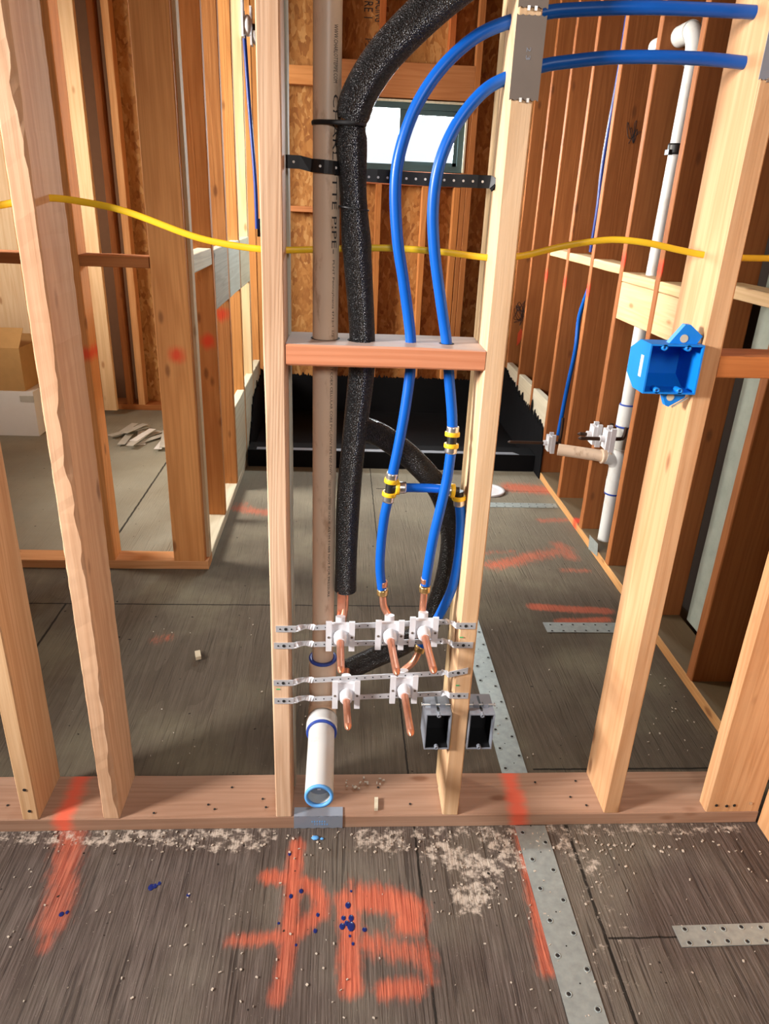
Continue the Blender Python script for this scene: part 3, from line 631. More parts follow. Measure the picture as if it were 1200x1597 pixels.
# perforated hanger strap from stud to stud
def strip(pts, hw, th, up=(0, 0, 1)):
    """flat strap along pts; hw half width along up, th thickness"""
    b_ = MB(); b_.tube(pts, 1, 4, flat=(hw * 1.414, th * 1.414, (0, 0, 1)), caps=True); return b_
def strap_mesh(pts, hw, th, mi=0):
    b_ = MB(); P = [Vector(p) for p in pts]; vs = []
    for i, p in enumerate(P):
        t = (P[min(i + 1, len(P) - 1)] - P[max(i - 1, 0)]).normalized(); n = t.cross(Vector((0, 0, 1))).normalized(); u = n.cross(t).normalized()
        vs += [p - u * hw - n * th, p + u * hw - n * th, p + u * hw + n * th, p - u * hw + n * th]
    fs = [(i * 4 + k, i * 4 + (k + 1) % 4, i * 4 + 4 + (k + 1) % 4, i * 4 + 4 + k) for i in range(len(P) - 1) for k in range(4)]
    fs += [(3, 2, 1, 0), tuple(len(P) * 4 - 4 + k for k in range(4))]
    b_.add(vs, fs, mi); return b_
hs = thing('hanger_strap', tuple(W(470, 253, .07)), 'black perforated hanger strap crossing the bay and round the tan pipe', 'strap')
zL, zR = onY(470, 253, .07)[2], onY(745, 283, .07)[2]
arc = [(DX + math.sin(a) * (R1 + .002), DY - math.cos(a) * (R1 + .002), zL - .004 - .004 * (a + 1.5) / 3) for a in np.linspace(-1.5, 1.5, 12)]
path = [(-.0975, .062, zL)] + [(-.0955, .066, zL), (-.075, .070, zL)] + arc
b = strap_mesh(path, .0105, .001); hole = [(-.085, .067, zL), (arc[4]), (arc[8])]
for h_ in hole: b.disc((h_[0], h_[1] - .0012, h_[2]), (0, -1, 0), .0022, 8, 1, .0006)
b.build('wrapped_end', [M['black'], M['chalk']], hs)
path = [(DX + .03, .098, zR + .004), (.06, .098, zR + .002), (.15, .085, zR), (.235, .072, zR), (.256, .066, zR), (.262, .058, zR - .004), (.2635, .06, zR - .012)]
b = strap_mesh(path, .0105, .001)
for k in range(13):
    x = .045 + k * .0165; y = np.interp(x, [p[0] for p in path], [p[1] for p in path])
    b.disc((x, y - .0012, zR), (0, -1, 0), .0022, 8, 1, .0006)
b.build('straight_run', [M['black'], M['chalk']], hs)
# ================================================================== BLUE TUBES
def fitting_ring(bm_, c, d, ro, ri, h): bm_.ring(c, d, ro, ri, h, 18)
PR = .0102
wl = thing('water_line', tuple(W(597, 920, .05)), 'left blue water tube with tee, cross link and elbow branch', 'water tube', 'blue water tubes')
crossx = [(.303, .06), (.48, .06), (.69, .06)]
P = [W(1190, 20, .065), W(1100, 15, .06), W(1000, 12, .055), W(900, 15, .058), W(850, 20, .06), W(795, 34, .06), W(742, 58, .055), W(690, 105, .045), W(650, 165, .04), W(626, 230, .04), W(617, 290, .042), W(620, 370, .045), W(630, 440, .05), W(638, 500, .055), W(641, 535, .055), W(640, 580, .055), W(632, 640, .052), W(621, 700, .05), W(612, 742, .05)]
b = MB(); b.tube(smooth(P, 8), [PR] * (8 * (len(P) - 1) + 1), 20); b.build('riser_tube', M['pex'], wl)
T = W(609, 760, .05); ud = (W(612, 742, .05) - W(606, 778, .05)).normalized(); rd = Vector((1, .05, -.03)).normalized()
def tee(parent, c, arms, name='tee_fitting'):
    b_ = MB()
    for d, L in arms: b_.tube([c, Vector(c) + Vector(d) * L * .55], .0095, 14)
    o_ = b_.build(name, M['black'], parent)
    for d, L in arms:
        r_ = MB(); r_.ring(Vector(c) + Vector(d) * L * .55, d, .0148, .009, .0042, 18); q = r_.build('yellow_ring', M['ringyellow'], o_)
        r_ = MB(); r_.ring(Vector(c) + Vector(d) * L * .9, d, .0122, .0095, .008, 18); r_.tube([Vector(c) + Vector(d) * L * .5, Vector(c) + Vector(d) * L * 1.1], .0108, 14); q = r_.build('crimp_sleeve', M['steel'], o_)
    return o_
tee(wl, T, [(ud, .026), (-ud, .026), (rd, .026)])
P = [W(606, 778, .05), W(600, 805, .05), W(595, 845, .05), W(593, 885, .05), W(596, 918, .05)]
b = MB(); b.tube(smooth(P, 6), .0100, 18); b.build('drop_tube', M['pex'], wl)
E_ = W(716, 766, .058); 
b = MB(); b.tube(smooth([T + rd * .024, W(662, 761, .060), E_ + Vector((-.024, 0, .004))], 6), .0092, 18); b.build('cross_tube', M['pex'], wl)
ed = (W(717, 790, .058) - E_).normalized()
tee(wl, E_, [(Vector((-1, 0, .06)).normalized(), .024), (ed, .026)], 'elbow_fitting')
P = [E_ + ed * .024, W(719, 815, .058), W(716, 865, .058), W(706, 915, .06), W(688, 955, .065), W(670, 985, .062), W(657, 1008, .055)]
b = MB(); b.tube(smooth(P, 8), .0104, 18); b.build('branch_tube', M['pex'], wl)
wr = thing('water_line', tuple(W(662, 912, .035)), 'right blue water tube joined by a yellow ringed coupling', 'water tube', 'blue water tubes')
P = [W(1172, 99, .065), W(1100, 92, .06), W(1020, 89, .055), W(950, 90, .055), W(890, 96, .058), W(846, 103, .06), W(790, 122, .06), W(752, 145, .052), W(712, 195, .045), W(686, 255, .042), W(676, 320, .045), W(678, 390, .048), W(688, 470, .052), W(697, 535, .055), W(701, 590, .053), W(705, 640, .05), W(706, 672, .048)]
b = MB(); b.tube(smooth(P, 8), PR, 20); b.build('riser_tube', M['pex'], wr)
Cc = W(705, 686, .046); ud = (W(706, 672, .048) - W(703, 704, .044)).normalized()
tee(wr, Cc, [(ud, .021), (-ud, .021)], 'coupling')
P = [W(704, 702, .044), W(698, 745, .04), W(688, 790, .037), W(676, 840, .036), W(668, 885, .036), W(664, 912, .036)]
b = MB(); b.tube(smooth(P, 7), .0104, 18); b.build('drop_tube', M['pex'], wr)
# ================================================================== YELLOW CABLE
P = [W(-30, 322, .07), W(0, 320, .07), W(68, 309, .07), W(130, 315, .07), W(200, 331, .065), W(300, 368, .06), W(360, 382, .06), W(412, 389, .065), W(455, 390, .07), W(530, 388, .075), W(610, 387, .075), W(690, 393, .07), W(765, 402, .07), W(815, 399, .07), W(870, 386, .065), W(915, 378, .06), W(960, 374, .06), W(1010, 379, .06), W(1060, 390, .065), W(1102, 398, .07), W(1155, 402, .07), W(1210, 403, .07)]
b = MB(); b.tube(smooth(P, 8), 1, 12, flat=(.0058, .003, (0, 0, 1)))
tag(b.build('electrical_cable', M['yellow'], loc=tuple(P[7])), 'flat yellow electrical cable strung through all the near studs', 'cable')
# ================================================================== COPPER STUB-OUTS, CLAMPS AND BRACKETS
RY = .012
def bracket(tabL, tabR, midL, midR, label, tilt=0.0):
    tl, tr_ = W(*tabL, -.0015), W(*tabR, -.0015); ml, mr = W(*midL, RY), W(*midR, RY)
    o_ = thing('support_bracket', tuple((ml + mr) / 2), label, 'bracket', 'zinc support brackets')
    b_ = MB(); b_.obox((ml + mr) / 2, (mr - ml) / 2, (0, .0009, 0), (0, 0, .0062))
    k = 0; L_ = (mr - ml).length
    while k * .018 < L_:
        p = ml.lerp(mr, (k * .018 + .004) / L_); b_.disc(p + Vector((0, -.001, 0)), (0, -1, 0), .0016, 8, 1, .0006); k += 1
    b_.build('rail', [M['rail'], M['hole']], o_)
    for sgn, tc_, mc in ((-1, tl, ml), (1, tr_, mr)):
        b_ = MB(); ex = Vector((.021, 0, tilt * .021 if sgn > 0 else 0))
        b_.obox(tc_, ex, (0, .0009, 0), (0, 0, .0075))
        for dx_, r_ in ((-.012, .0018), (0, .0036), (.012, .0018)): b_.disc(tc_ + Vector((dx_, -.001, 0)), (0, -1, 0), r_, 10, 1, .0007)
        b_.build('nail_tab', [M['rail'], M['hole']], o_)
        # twisted neck between rail and tab
        a = tc_ - ex * sgn; n_ = 8; vs = []
        for i in range(n_ + 1):
            t_ = i / n_; p = a.lerp(mc, t_) + Vector((0, .006 * math.sin(PI * t_), 0)); th = PI * .45 * math.sin(PI * t_)
            u = Vector((0, math.sin(th), math.cos(th))) * .0066
            vs += [p - u, p + u, p + u + Vector((0, .0012, 0)), p - u + Vector((0, .0012, 0))]
        b_ = MB(); b_.add(vs, [(i * 4 + k, i * 4 + (k + 1) % 4, i * 4 + 4 + (k + 1) % 4, i * 4 + 4 + k) for i in range(n_) for k in range(4)]); b_.build('twisted_neck', M['rail'], o_)
bracket((446, 981), (727, 976), (492, 979), (694, 970), 'zinc bracket rail, topmost of the four between the studs')
bracket((443, 1007), (723, 1006), (490, 1005), (688, 1000), 'second zinc bracket rail from the top')
bracket((442, 1065), (715, 1049), (490, 1061), (688, 1050), 'third zinc bracket rail from the top, bent up at right', .28)
bracket((443, 1093), (716, 1085), (490, 1090), (688, 1082), 'lowest of the four zinc bracket rails')
def stub(cpx, tip_y, tipx, riser, label, crimp=None, mat='copper'):
    c = W(*cpx, .0); z = c.z
    o_ = thing('copper_stub', tuple(c), label, 'copper pipe', 'copper stub pipes')
    path_ = [Vector(p) for p in riser] + [Vector((c.x, .036, z + .022)), Vector((c.x, .024, z + .005)), Vector((c.x, .005, z)), Vector((c.x + (tipx - c.x) * .5, (tip_y) * .5, z)), Vector((tipx, tip_y + .012, z))]
    b_ = MB(); b_.tube(smooth(path_, 5), .0079, 16)
    n0 = Vector((tipx, tip_y + .013, z)); b_.tube([n0, n0 + Vector((0, -.006, 0)), n0 + Vector((0, -.013, 0))], [.0079, .0068, .0022], 16)
    b_.build('copper_pipe', M[mat], o_)
    b_ = MB(); b_.box(c.x - .022, c.x + .022, .002, .014, z - .018, z + .026); b_.tube([(c.x, .003, z), (c.x, -.018, z), (c.x, -.024, z)], [.0145, .0135, .0105], 18); b_.tube([(c.x, .018, z + .006), (c.x, .024, z + .034)], .0105, 14)
    cl = b_.build('clamp', M['white'], o_)
    for s_ in (-1, 1):
        t_ = MB(); t_.box(c.x + s_ * .0245 - .0062, c.x + s_ * .0245 + .0062, -.004, .002, z - .036, z + .036); t_.build('clamp_bar', M['white'], cl)
        t_ = MB(); t_.disc((c.x + s_ * .0245, -.004, z - .001), (0, -1, 0), .0028, 10, 0, .001); t_.build('screw', M['nailplate'], cl)
    if crimp is not None:
        t_ = MB(); t_.ring(crimp[0], crimp[1], .0122, .008, .007, 18); t_.build('crimp_ring', M['brass'], o_)
        t_ = MB(); t_.ring(Vector(crimp[0]) - Vector(crimp[1]).normalized() * .02, crimp[1], .0102, .007, .006, 18); t_.build('socket', M['copper'], o_)
    return o_
stub((531, 992), -.131, .011, [W(533, 968, .042)], 'copper stub under the straight black foam, upper row left')
stub((608, 990), -.142, .120, [W(597, 920, .05), W(599, 945, .045)], 'copper stub below left blue tube, upper row middle', (W(597, 923, .05), (0, 0, -1)))
stub((661, 985), -.148, .192, [W(663, 914, .036), W(660, 945, .036)], 'copper stub below right blue tube, upper row right', (W(663, 918, .036), (0, 0, -1)))
stub((540, 1083), -.116, .028, [W(541, 1044, .07), W(540, 1060, .045)], 'copper stub on the lower bracket rails, left one beside tan pipe')
stub((630, 1075), -.152, .155, [W(657, 1008, .055), W(645, 1032, .045)], 'copper stub on the lower bracket rails, right one near grey box', (W(655, 1012, .055), (-.3, -.2, -.9)))
# ================================================================== ELECTRICAL BOXES
def gang_box(x0, label, side):
    o_ = thing('electrical_box', (x0 + .029, .03, .25), label, 'electrical box', 'grey single electrical boxes')
    X0, X1, Z0, Z1 = x0, x0 + .058, .247, .346; yf, yk = -.008, .066; w_ = .0025
    b_ = MB()
    b_.box(X0, X0 + w_, yf, yk, Z0, Z1); b_.box(X1 - w_, X1, yf, yk, Z0, Z1); b_.box(X0 + w_, X1 - w_, yf, yk, Z0, Z0 + w_); b_.box(X0 + w_, X1 - w_, yf, yk, Z1 - w_, Z1)
    sh = b_.build('shell', M['greybox'], o_)
    b_ = MB(); b_.box(X0 + w_, X1 - w_, yf + .003, yk - .004, Z0 + w_, Z0 + w_ + .0006); b_.box(X0 + w_, X1 - w_, yf + .003, yk - .004, Z1 - w_ - .0006, Z1 - w_); b_.box(X0 + w_, X1 - w_, yk - .004, yk, Z0 + w_, Z1 - w_); b_.box(X0 + w_, X0 + w_ + .0006, yf + .004, yk - .004, Z0 + w_, Z1 - w_); b_.box(X1 - w_ - .0006, X1 - w_, yf + .02, yk - .004, Z0 + w_, Z1 - w_); b_.build('shade_liner', M['black'], o_)  # black liner: shade inside the box put in as colour
    if side < 0:
        b_ = MB(); cx_, cz_ = x0 + .031, .306
        for dx_, dz_, hx_, hz_ in ((0, .0065, .008, .0008), (0, -.0065, .008, .0008), (-.0078, 0, .0008, .0065), (.0078, 0, .0008, .0065)): b_.box(cx_ + dx_ - hx_, cx_ + dx_ + hx_, yk - .0058, yk - .0041, cz_ + dz_ - hz_, cz_ + dz_ + hz_)
        b_.build('printed_square', M['chalk'], o_)
    for zc in (Z0 + .004, Z1 - .004):
        b_ = MB(); b_.ring((x0 + .029, yf + .004, zc), (0, -1, 0), .005, .002, .005, 12); b_.build('screw_post', M['greybox'], o_)
    b_ = MB(); b_.tube([(X0 - .006, .022, Z1 + .004), (X1 + (.008 if side < 0 else .004), .022, Z1 + .004)], .0019, 8); b_.disc((X0 - .007 if side < 0 else X1 + .003, .022, Z1 + .004), (-1 if side < 0 else 1, 0, 0), .0042, 10, 0, .0015); b_.build('mounting_nail', M['steel'], o_)
    b_ = MB()
    for dx_ in (.012, .034): b_.box(x0 + dx_, x0 + dx_ + .012, .016, .028, Z1 - .0005, Z1 + .008)
    b_.build('nail_lug', M['greybox'], o_)
    b_ = MB(); b_.box(x0 + .026, x0 + .031, .004, .058, Z1 - .0006, Z1 + .0008); b_.build('knockout_slot', M['black'], o_)
gang_box(.2055, 'grey single electrical box on the left side of the stud', -1)
gang_box(.3045, 'grey single electrical box on the right side of the stud', 1)
bb = thing('electrical_box', (.61, .03, 1.09), 'open bright blue double electrical box on the right near stud', 'electrical box')
X0, X1, Z0, Z1 = .562, .663, 1.091, 1.182; yf, yk = -.014, .078; w_ = .003
b = MB()
# left wall has chamfered rear corners
def xw(a, bz, h): return (h, a, bz)
b.prism([(yf, Z0), (yf, Z1), (yf + .05, Z1), (yk, Z1 - .022), (yk, Z0 + .022), (yf + .05, Z0)], X0, X0 + w_, xw)
b.prism([(yf, Z0), (yf, Z1), (yf + .05, Z1), (yk, Z1 - .022), (yk, Z0 + .022), (yf + .05, Z0)], X1 - w_, X1, xw)
b.box(X0 + w_, X1 - w_, yf, yf + .05, Z1 - w_, Z1); b.box(X0 + w_, X1 - w_, yf, yf + .05, Z0, Z0 + w_); b.box(X0 + w_, X1 - w_, yk - .003, yk, Z0 + .018, Z1 - .018)
for zt_, s_ in ((Z1, -1), (Z0, 1)):
    b.add([(X0 + w_, yf + .05, zt_), (X1 - w_, yf + .05, zt_), (X1 - w_, yk, zt_ + s_ * .022), (X0 + w_, yk, zt_ + s_ * .022)], [(0, 1, 2, 3)])
b.build('shell', M['blue'], bb)
for dx_ in (.027, .071):
    for zc in (Z0 + .006, Z1 - .006):
        b = MB(); b.ring((X0 + dx_, yf + .010, zc), (0, -1, 0), .0058, .0022, .010, 12); b.build('screw_post', M['blue'], bb)
for s_, zc in ((1, Z1), (-1, Z0)):
    b = MB(); cx_ = .632 if s_ > 0 else .628
    poly = [(-.030, 0), (.022, 0), (.030, .014), (.004, .034), (-.006, .034)] if s_ > 0 else [(-.022, 0), (.026, 0), (.024, .010), (-.004, .028), (-.010, .026)]
    b.prism([(cx_ + a, zc + s_ * c_) for a, c_ in poly], .002, .016, lambda a, c_, h: (a, h, c_)); e_ = b.build('nail_ear', M['blue'], bb)
    b = MB(); b.disc((cx_ - .004, .0018, zc + s_ * .009), (0, -1, 0), .0075, 14, 0, .0008); b.build('nail_hole', M['cream'], e_)
    b = MB(); b.tube([(cx_ + .006, .008, zc + s_ * .030), (cx_ + .034, .010, zc + s_ * .012)], .002, 8); b.build('mounting_nail', M['steel'], e_)
b = MB(); b.box(X0 - .0006, X0, .008, .020, 1.117, 1.157); o = b.build('sticker', M['white'], bb); o['label'] = 'small white sticker'
# ================================================================== STEEL PLATES AND FLOOR STRAPS
def front_plate(name, x0, x1, z0, z1, mat, label, y=-.0018):
    o_ = thing(name, ((x0 + x1) / 2, 0, z0), label, 'nail plate')
    b_ = MB(); n = 10; edge = []
    for i in range(n + 1): edge.append((x0 + (x1 - x0) * i / n, z0 + (.002 if i % 2 else 0)))
    for i in range(n, -1, -1): edge.append((x0 + (x1 - x0) * i / n, z1 - (.002 if i % 2 else 0)))
    b_.prism(edge, y, y + .0014, lambda a, c_, h: (a, h, c_)); b_.build('plate', M[mat], o_); return o_
np1 = front_plate('nail_plate', .262, .309, 1.556, 1.672, 'nailplate', 'long dull nail plate on stud between the two blue tubes')
for fx in (.28, .292):
    b = MB(); b.box(fx - .002, fx + .002, -.003, -.0005, 1.554, 1.560); b.build('prong', M['steel'], np1)
for zz_, s_ in ((1.625, 'J'), (1.614, '4')):
    text_on(lambda u, v, zz_=zz_: (.282 + v * .007, -.0022, zz_ + .004 - u * .006), '2' if s_ == 'J' else '3', 'stamped_mark', M['greybox'], np1)
np2 = front_plate('nail_plate', .2625, .309, 1.680, 1.79, 'nailplate', 'upper nail plate on the same stud, cut off by photo top')
for fx in (.279, .29):
    b = MB(); b.box(fx - .002, fx + .002, -.003, -.0005, 1.677, 1.683); b.build('prong', M['steel'], np2)
np3 = front_plate('nail_plate', .663, .706, 1.603, 1.72, 'greybox', 'grey nail plate on top right stud by photo edge')
b = MB(); b.box(.676, .680, -.003, -.0005, 1.60, 1.606); b.build('prong', M['steel'], np3)
sp_o = front_plate('nail_plate', -.094, .023, .001, .0385, 'slateplate', 'slate grey steel plate on sill under the white stub pipe', -.0022)
b = MB(); b.box(-.094, .023, -.002, .026, PT + .0005, PT + .0022); b.build('top_flange', M['slateplate'], sp_o)
b = MB(); rr = random.Random(4)
for r_ in range(2):
    for k in range(6): b.box(-.052 + k * .006 + rr.uniform(0, .002) + r_ * .006, -.049 + k * .006 + r_ * .006, -.0027, -.0021, .021 - r_ * .009, .0245 - r_ * .009)
b.build('stamped_mark', M['bluebit'], sp_o)
b = MB(); b.add([tuple(onX(px, py, RX - .0015)) for px, py in ((920, 834), (933, 848), (932, 868), (918, 856))] + [tuple(onX(px, py, RX - .003)) for px, py in ((920, 834), (933, 848), (932, 868), (918, 856))], [(0, 1, 2, 3), (7, 6, 5, 4), (0, 4, 5, 1), (1, 5, 6, 2), (2, 6, 7, 3), (3, 7, 4, 0)])
tag(b.build('nail_plate', M['galv'], loc=tuple(onX(926, 850, RX))), 'small galvanized plate on the right wall sill below the white pipe', 'nail plate')
def floor_strap(p0, p1, hw, label, seed, z=.0006):
    p0, p1 = Vector((p0[0], p0[1], 0)), Vector((p1[0], p1[1], 0)); d = (p1 - p0); L_ = d.length; d.normalize(); n = Vector((-d.y, d.x, 0))
    b_ = MB(); c_ = (p0 + p1) / 2 + Vector((0, 0, z + .0009)); b_.obox(c_, d * L_ / 2, n * hw, (0, 0, .0009))
    r = random.Random(seed); k = 0; t_ = .02
    while t_ < L_ - .01:
        for s_ in ((-.62, .62) if hw < .03 else (-.7, .55)):
            p = p0 + d * (t_ + ((.03 if hw > .034 else .004) if s_ > 0 else 0)) + n * hw * (s_ + r.uniform(-.08, .08)) + Vector((0, 0, z + .0018))
            b_.ring(p, (0, 0, 1), .0068, .0042, .0008, 12); b_.disc(p, (0, 0, 1), .0046, 10, 1, .0004)
        if hw > .034:
            p = p0 + d * (t_ + .05) + n * hw * r.uniform(-.2, .2) + Vector((0, 0, z + .0018)); b_.disc(p, (0, 0, 1), .0018, 6, 1, .0003)
        t_ += .078 if hw > .034 else .042
    return tag(b_.build('floor_strap', [M['galv'], M['hole']], loc=tuple(p0)), label, 'metal strap', 'galvanized floor straps')
floor_strap((.4845, -.62), (.4845, -.003), .0375, 'long galvanized strap on the floor in front of the sill', 1)
floor_strap((.486, .142), (.486, 1.055), .035, 'long galvanized strap on the floor behind the sill', 2)
floor_strap((.728, -.300), (1.05, -.297), .024, 'short galvanized strap at the bottom right corner of the floor', 3)
floor_strap((.758, .90), (1.115, .90), .033, 'short galvanized strap beside orange lines behind the right stud', 4)
floor_strap((.70, 2.05), (1.12, 2.05), .03, 'galvanized strap across the floor by the white round flange', 5)
fl_ = thing('floor_flange', (.80, 2.24, 0), 'white round drain flange on the back floor beside the stud', 'flange')
b = MB(); b.ring((.80, 2.24, .006), (0, 0, 1), .088, .06, .0055, 32); b.build('rim', M['white'], fl_)
b = MB(); b.disc((.80, 2.24, .001), (0, 0, 1), .06, 28, 0, .007); b.build('cap', M['white'], fl_)
# green pencil marks beside the brackets belong to the studs
for st, pl in ((s4, ((720, 994), (714, 1069))), (s3, ((434, 1075),))):
    for px, py in pl:
        p = W(px, py, -.0006); b = MB(); b.box(p.x - .004, p.x + .004, -.001, -.0002, p.z - .0012, p.z + .0012); o = b.build('ink_mark', M['green'])
        o.parent = st; o.matrix_parent_inverse = Matrix.LocRotScale(st.location, st.rotation_euler, None).inverted()
# ================================================================== RIGHT WALL PLUMBING
vx, vy = 1.2, 1.575
vp = thing('vent_pipe', (vx, vy, 0), 'white vent pipe in the right wall with tan sideways stub', 'pipe')
b = MB(); b.tube([(vx, vy, .0), (vx, vy, .985)], .0285, 24); b.build('lower_pipe', M['pvc_white'], vp)
b = MB(); b.tube([(vx, vy, .985), (vx, vy, 1.16)], .0250, 24); b.tube([(vx, vy - .01, 1.16), (vx, vy - .035, 1.95)], .0240, 24); b.build('upper_pipe', M['pvc_white'], vp)
b = MB()
b.tube([(vx, vy, .27), (vx, vy, .335)], .035, 24); b.tube([(vx, vy, .33), (vx, vy, .47)], .0335, 24); b.tube(smooth([(vx, vy, .38), (vx - .02, vy, .42), (vx - .06, vy, .432)], 5), .030, 22)
b.build('sanitary_tee', M['pvc_white'], vp)
b = MB(); b.tube([(vx, vy, .57), (vx, vy, .66)], .035, 24); b.build('coupling', M['pvc_white'], vp)
for z_, r_ in ((.57, .0357), (.266, .0342), (.662, .033)):
    b = MB(); b.ring((vx, vy, z_), (0, 0, 1), r_, .026, .004, 24); b.build('primer_ring', M['bluering'], vp)
b = MB(); b.tube([(vx - .05, vy, .432), (.95, vy + .06, .44)], .0255, 22); b.ring((vx - .058, vy + .003, .432), (-1, 0, 0), .031, .024, .02, 22); b.build('stub_pipe', M['pvc_tan'], vp)
b = MB(); zc = 1.935
b.tube(smooth([(vx, vy - .035, zc - .06), (vx, vy - .03, zc), (vx, vy + .01, zc + .045), (vx, vy + .05, zc + .05)], 6), .032, 22)
b.tube([(vx, vy + .02, zc + .05), (vx, vy + .16, zc + .05)], .035, 22); b.tube([(vx, vy + .1, zc + .05), (vx - .0, vy + .34, zc + .055)], .0285, 22); b.build('elbow_fitting', M['pvc_white'], vp)
b = MB(); b.ring((vx, vy - .022, 1.615), (0, 0, 1), .029, .0245, .018, 20); b.box(vx - .034, vx - .024, vy - .045, vy - .01, 1.595, 1.612); b.build('pipe_clip', M['black'], vp)
def wall_stub(y, z, x_tip, label, riser=None):
    o_ = thing('copper_stub', (RX - .01, y, z), label, 'copper pipe', 'copper stubs on the right wall')
    b_ = MB(); p_ = [(RX + .05, y, z + .05), (RX + .045, y, z + .01), (RX + .02, y, z), (x_tip + .01, y, z)] if riser is None else list(riser) + [(RX + .03, y, z + .015), (RX + .01, y, z), (x_tip + .01, y, z)]
    b_.tube(smooth(p_, 5), .0079, 12); b_.tube([(x_tip + .01, y, z), (x_tip, y, z)], [.0079, .003], 12); b_.build('copper_pipe', M['darkcopper'], o_)
    b_ = MB(); b_.box(RX - .035, RX - .018, y - .028, y + .028, z - .04, z + .04); b_.tube([(RX - .018, y, z), (RX - .055, y, z)], .014, 14); b_.box(RX - .02, RX + .001, y - .03, y - .018, z - .05, z + .05); b_.box(RX - .02, RX + .001, y + .018, y + .03, z - .05, z + .05); b_.build('clamp', M['white'], o_)
wall_stub(1.66, .505, 1.035, 'dark copper stub on right wall, upper one by the vent pipe')
wall_stub(1.50, .535, .985, 'dark copper stub on right wall, nearer one by the vent pipe')
wall_stub(2.28, .265, .885, 'long thin copper stub on right wall in front of the tar', [(RX + .035, 2.29, .40), (RX + .035, 2.285, .34)])
b = MB(); b.tube([tuple(onX(840 + 5, 650 + 15, RX - .002)), tuple(onX(862, 668, RX - .004))], 1, 4, flat=(.01, .0012, (0, 0, 1))); 
pts = [onX(940, 60, 1.17) * 0 + np.array([1.165, 2.20, 2.2]), np.array([1.165, 2.20, 1.95]), np.array([1.165, 2.235, 1.60]), np.array([1.165, 2.22, 1.42]), np.array([1.165, 2.23, 1.22])]
b = MB(); b.tube(smooth([tuple(p) for p in pts], 8), .0095, 14)
tag(b.build('water_line', M['pexdark'], loc=tuple(pts[-1])), 'dark blue tube on the right wall above the flat blocks', 'water tube', 'blue tubes on the right wall')
pts = [np.array([1.16, 2.12, 1.12]), onX(905, 490, 1.16), onX(898, 545, 1.16), onX(884, 610, 1.16), onX(871, 678, 1.16)]
b = MB(); b.tube(smooth([tuple(p) for p in pts], 8), .0105, 14)
tag(b.build('water_line', M['pex'], loc=tuple(pts[-1])), 'blue tube on the right wall running down to the long copper stub', 'water tube', 'blue tubes on the right wall')
def scribble(cpx, rx_, rz_, y, n, seed, host):
    r = random.Random(seed); c = W(*cpx, y - .0012); P_ = [c + Vector((r.uniform(-rx_, rx_), 0, r.uniform(-rz_, rz_))) for _ in range(n)]
    b_ = MB(); b_.tube(smooth(P_, 6), .0011, 5); o_ = b_.build('ink_scribble', M['ink'])
    o_.parent = host; o_.matrix_parent_inverse = Matrix.LocRotScale(host.location, host.rotation_euler, None).inverted()
def rw_stud(y): return next(o for o in bpy.data.objects if o.name.startswith('stud') and abs(o.location.x - RX - .07) < .01 and abs(o.location.y - y - .019) < .003)
scribble((988, 205), .03, .05, 2.07, 13, 3, rw_stud(2.07)); scribble((811, 490), .042, .09, 3.54, 26, 6, rw_stud(3.54))
b = MB(); pts_ = [(808, 520), (813, 512), (817, 520), (811, 534), (806, 540)]; b.add([W(*q, 3.5384) for q in pts_], [tuple(range(5))]); o = b.build('paint_blot', M['spray_red'])
h_ = rw_stud(3.54); o.parent = h_; o.matrix_parent_inverse = Matrix.LocRotScale(h_.location, h_.rotation_euler, None).inverted()
# left wall tubes and clips near the ceiling
for i, (px, y_) in enumerate(((383, 2.98), (398, 3.36))):
    z_ = onX(px, 50 + i * 18, LX)[2]
    o_ = thing('pipe_clip', (LX + .01, y_, z_), ('white pipe clip high on the left wall, upper one' , 'white pipe clip high on the left wall, lower one')[i], 'clip', 'white clips on the left wall')
    b = MB(); b.box(LX + .001, LX + .012, y_ - .01, y_ + .05, z_ - .05, z_ + .13); b.build('backplate', M['white'], o_)
    b = MB(); b.ball((LX + .03, y_ + .02, z_), .03, sc=(.8, 1, 1.6)); b.build('cap', M['white'], o_)
    b = MB(); b.tube([(LX + .03, y_ + .03, z_), (LX + .09, y_ + .06, z_ + .0)], .014, 12); b.build('dark_stub', M['black'], o_)
pts = [(LX - .03, 3.32, 2.3), (LX - .01, 3.30, 1.9), (LX + .012, 3.30, 1.5), (LX + .015, 3.31, 1.22)]
b = MB(); b.tube(smooth(pts, 8), .011, 14); tag(b.build('water_line', M['pexdark'], loc=pts[-1]), 'dark blue tube running down the left wall behind the striped stud', 'water tube')
b = MB(); b.box(LX + .001, LX + .05, 3.45, 3.56, 1.17, 1.27); tag(b.build('valve_body', M['black'], loc=(LX, 3.5, 1.17)), 'small black valve body on left wall just above yellow cable', 'valve')
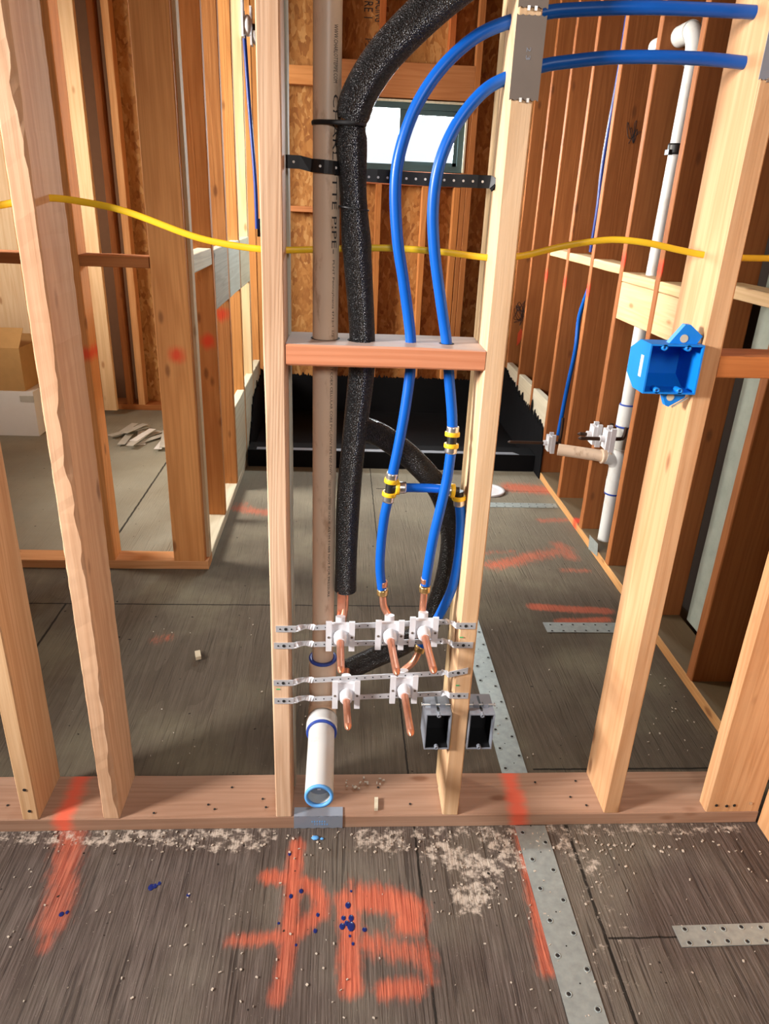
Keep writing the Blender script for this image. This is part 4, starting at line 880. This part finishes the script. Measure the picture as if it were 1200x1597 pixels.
# ================================================================== LEFT ROOM CLUTTER
cz0 = onY(30, 612, 3.0)[2]; cz1 = onY(30, 545, 3.0)[2]
ct = thing('carton', (-2.1, 3.2, 0), 'white carton on the floor of the left room, under brown carton', 'carton')
b = MB(); b.box(-2.5, -1.825, 3.02, 3.5, .001, cz0); b.build('box_body', M['carton'], ct)
b = MB(); p = onY(42, 622, 3.019); b.box(p[0] - .04, p[0] + .04, 3.016, 3.0195, p[2] - .018, p[2] + .018); b.build('handle_slot', M['scrap'], ct)
ct = thing('carton', (-2.1, 3.2, cz0), 'brown cardboard carton stacked on the white one, left edge', 'carton')
b = MB(); b.box(-2.55, -1.87, 3.03, 3.52, cz0 + .001, cz1); b.build('box_body', M['cardboard'], ct)
b = MB(); b.add([(-2.55, 3.03, cz1), (-1.87, 3.03, cz1), (-1.87, 3.13, cz1 + .10), (-2.55, 3.13, cz1 + .10), (-2.55, 3.034, cz1), (-1.87, 3.034, cz1), (-1.87, 3.134, cz1 + .10), (-2.55, 3.134, cz1 + .10)], [(0, 1, 2, 3), (7, 6, 5, 4), (0, 4, 5, 1), (1, 5, 6, 2), (2, 6, 7, 3), (3, 7, 4, 0)]); b.build('flap', M['cardboard'], ct)
rr = random.Random(11)
for k in range(11):
    p = onZ(rr.uniform(190, 258), rr.uniform(672, 692), 0); a = rr.uniform(.9, 1.9) + PI / 2 * 0; L_ = rr.uniform(.10, .2)
    b = MB(); b.obox((p[0], p[1], .004 + k * .0032), (math.cos(a) * L_, math.sin(a) * L_, 0), (-math.sin(a) * .022, math.cos(a) * .022, 0), (0, 0, .0014))
    tag(b.build('scrap_strip', M['carton'] if k % 4 == 0 else M['scrap'], loc=(p[0], p[1], .002)), 'thin pale offcut strip in the scattered pile on left room floor', 'offcut', 'pale offcut strips on the left room floor')
# ================================================================== SMALL LITTER
b = MB(); p = onZ(309, 1022, .008); b.obox((p[0], p[1], .009), (.006, -.022, .003), (.008, .003, 0), (0, 0, .006)); tag(b.build('wood_chip', M['cream'], loc=tuple(p)), 'pale wood chip lying alone on the floor behind the sill', 'wood chip')
b = MB(); p = onZ(587, 1254, PT + .004); b.obox((p[0], p[1], PT + .0046), (.001, .018, 0), (.0045, 0, 0), (0, 0, .004)); tag(b.build('wood_chip', M['cream'], loc=tuple(p)), 'small pale splinter lying on the sill plate', 'wood chip')
b = MB()
for px, py, r_ in ((543, 1412, .0062), (536, 1432, .005), (548, 1432, .006), (534, 1445, .0065), (548, 1445, .0085), (541, 1440, .005), (569, 1450, .0052), (546, 1460, .003), (551, 1472, .0032), (492, 1452, .0045), (454, 1398, .0045), (470, 1390, .005), (242, 1382, .006), (236, 1384, .007), (249, 1378, .004), (294, 1396, .0045), (96, 1426, .0055), (105, 1423, .004), (452, 1332, .004), (496, 1427, .004), (435, 1440, .003), (548, 1390, .003), (462, 1474, .003)):
    p = onZ(px, py); b.ball((p[0], p[1], .0006), r_, sc=(1, 1.1 + .3 * rr.random(), .22), nu=10, nv=6)
tag(b.build('glue_drops', M['bluedrop']), 'dried dark blue glue drops sprinkled over the front floor', 'drops', kind='stuff')
b = MB(); p = onZ(492, 1308); b.ball((p[0], p[1], .003), .010, sc=(1, .7, .35), nu=6, nv=5); b.ball((p[0] + .016, p[1] - .002, .002), .005, sc=(1, .7, .35), nu=6, nv=5); tag(b.build('glue_blob', M['bluebit'], loc=(p[0], p[1], 0)), 'light blue blob on the floor below the slate plate', 'blob')
b = MB()
def bits(n, fx, fy, s0_, s1_, z=0.0):
    for _ in range(n):
        p = onZ(rr.uniform(*fx), rr.uniform(*fy), z); L_ = rr.uniform(s0_, s1_); a = rr.uniform(0, PI); wd = L_ * rr.uniform(.25, .8)
        b.obox((p[0], p[1], z + .0022), (math.cos(a) * L_, math.sin(a) * L_, 0), (-math.sin(a) * wd, math.cos(a) * wd, 0), (0, 0, .0012))
bits(170, (0, 1160), (1298, 1330), .001, .0035); bits(130, (0, 1200), (1320, 1590), .0008, .0028); bits(60, (650, 980), (1300, 1430), .001, .003)
tag(b.build('sawdust_chips', M['sawdust']), 'tiny sawdust chips strewn over the floor in front of the sill', 'sawdust', kind='stuff')
b = MB(); bits(50, (220, 900), (960, 1195), .0008, .0028); bits(36, (1000, 1100), (1010, 1180), .001, .003); bits(16, (540, 600), (1212, 1232), .0015, .005, PT)
tag(b.build('floor_chips', M['sawdust']), 'tiny wood crumbs scattered on the floor behind the sill', 'sawdust', kind='stuff')
for o in list(bpy.data.objects):
    if '_o' in o: del o['_o']
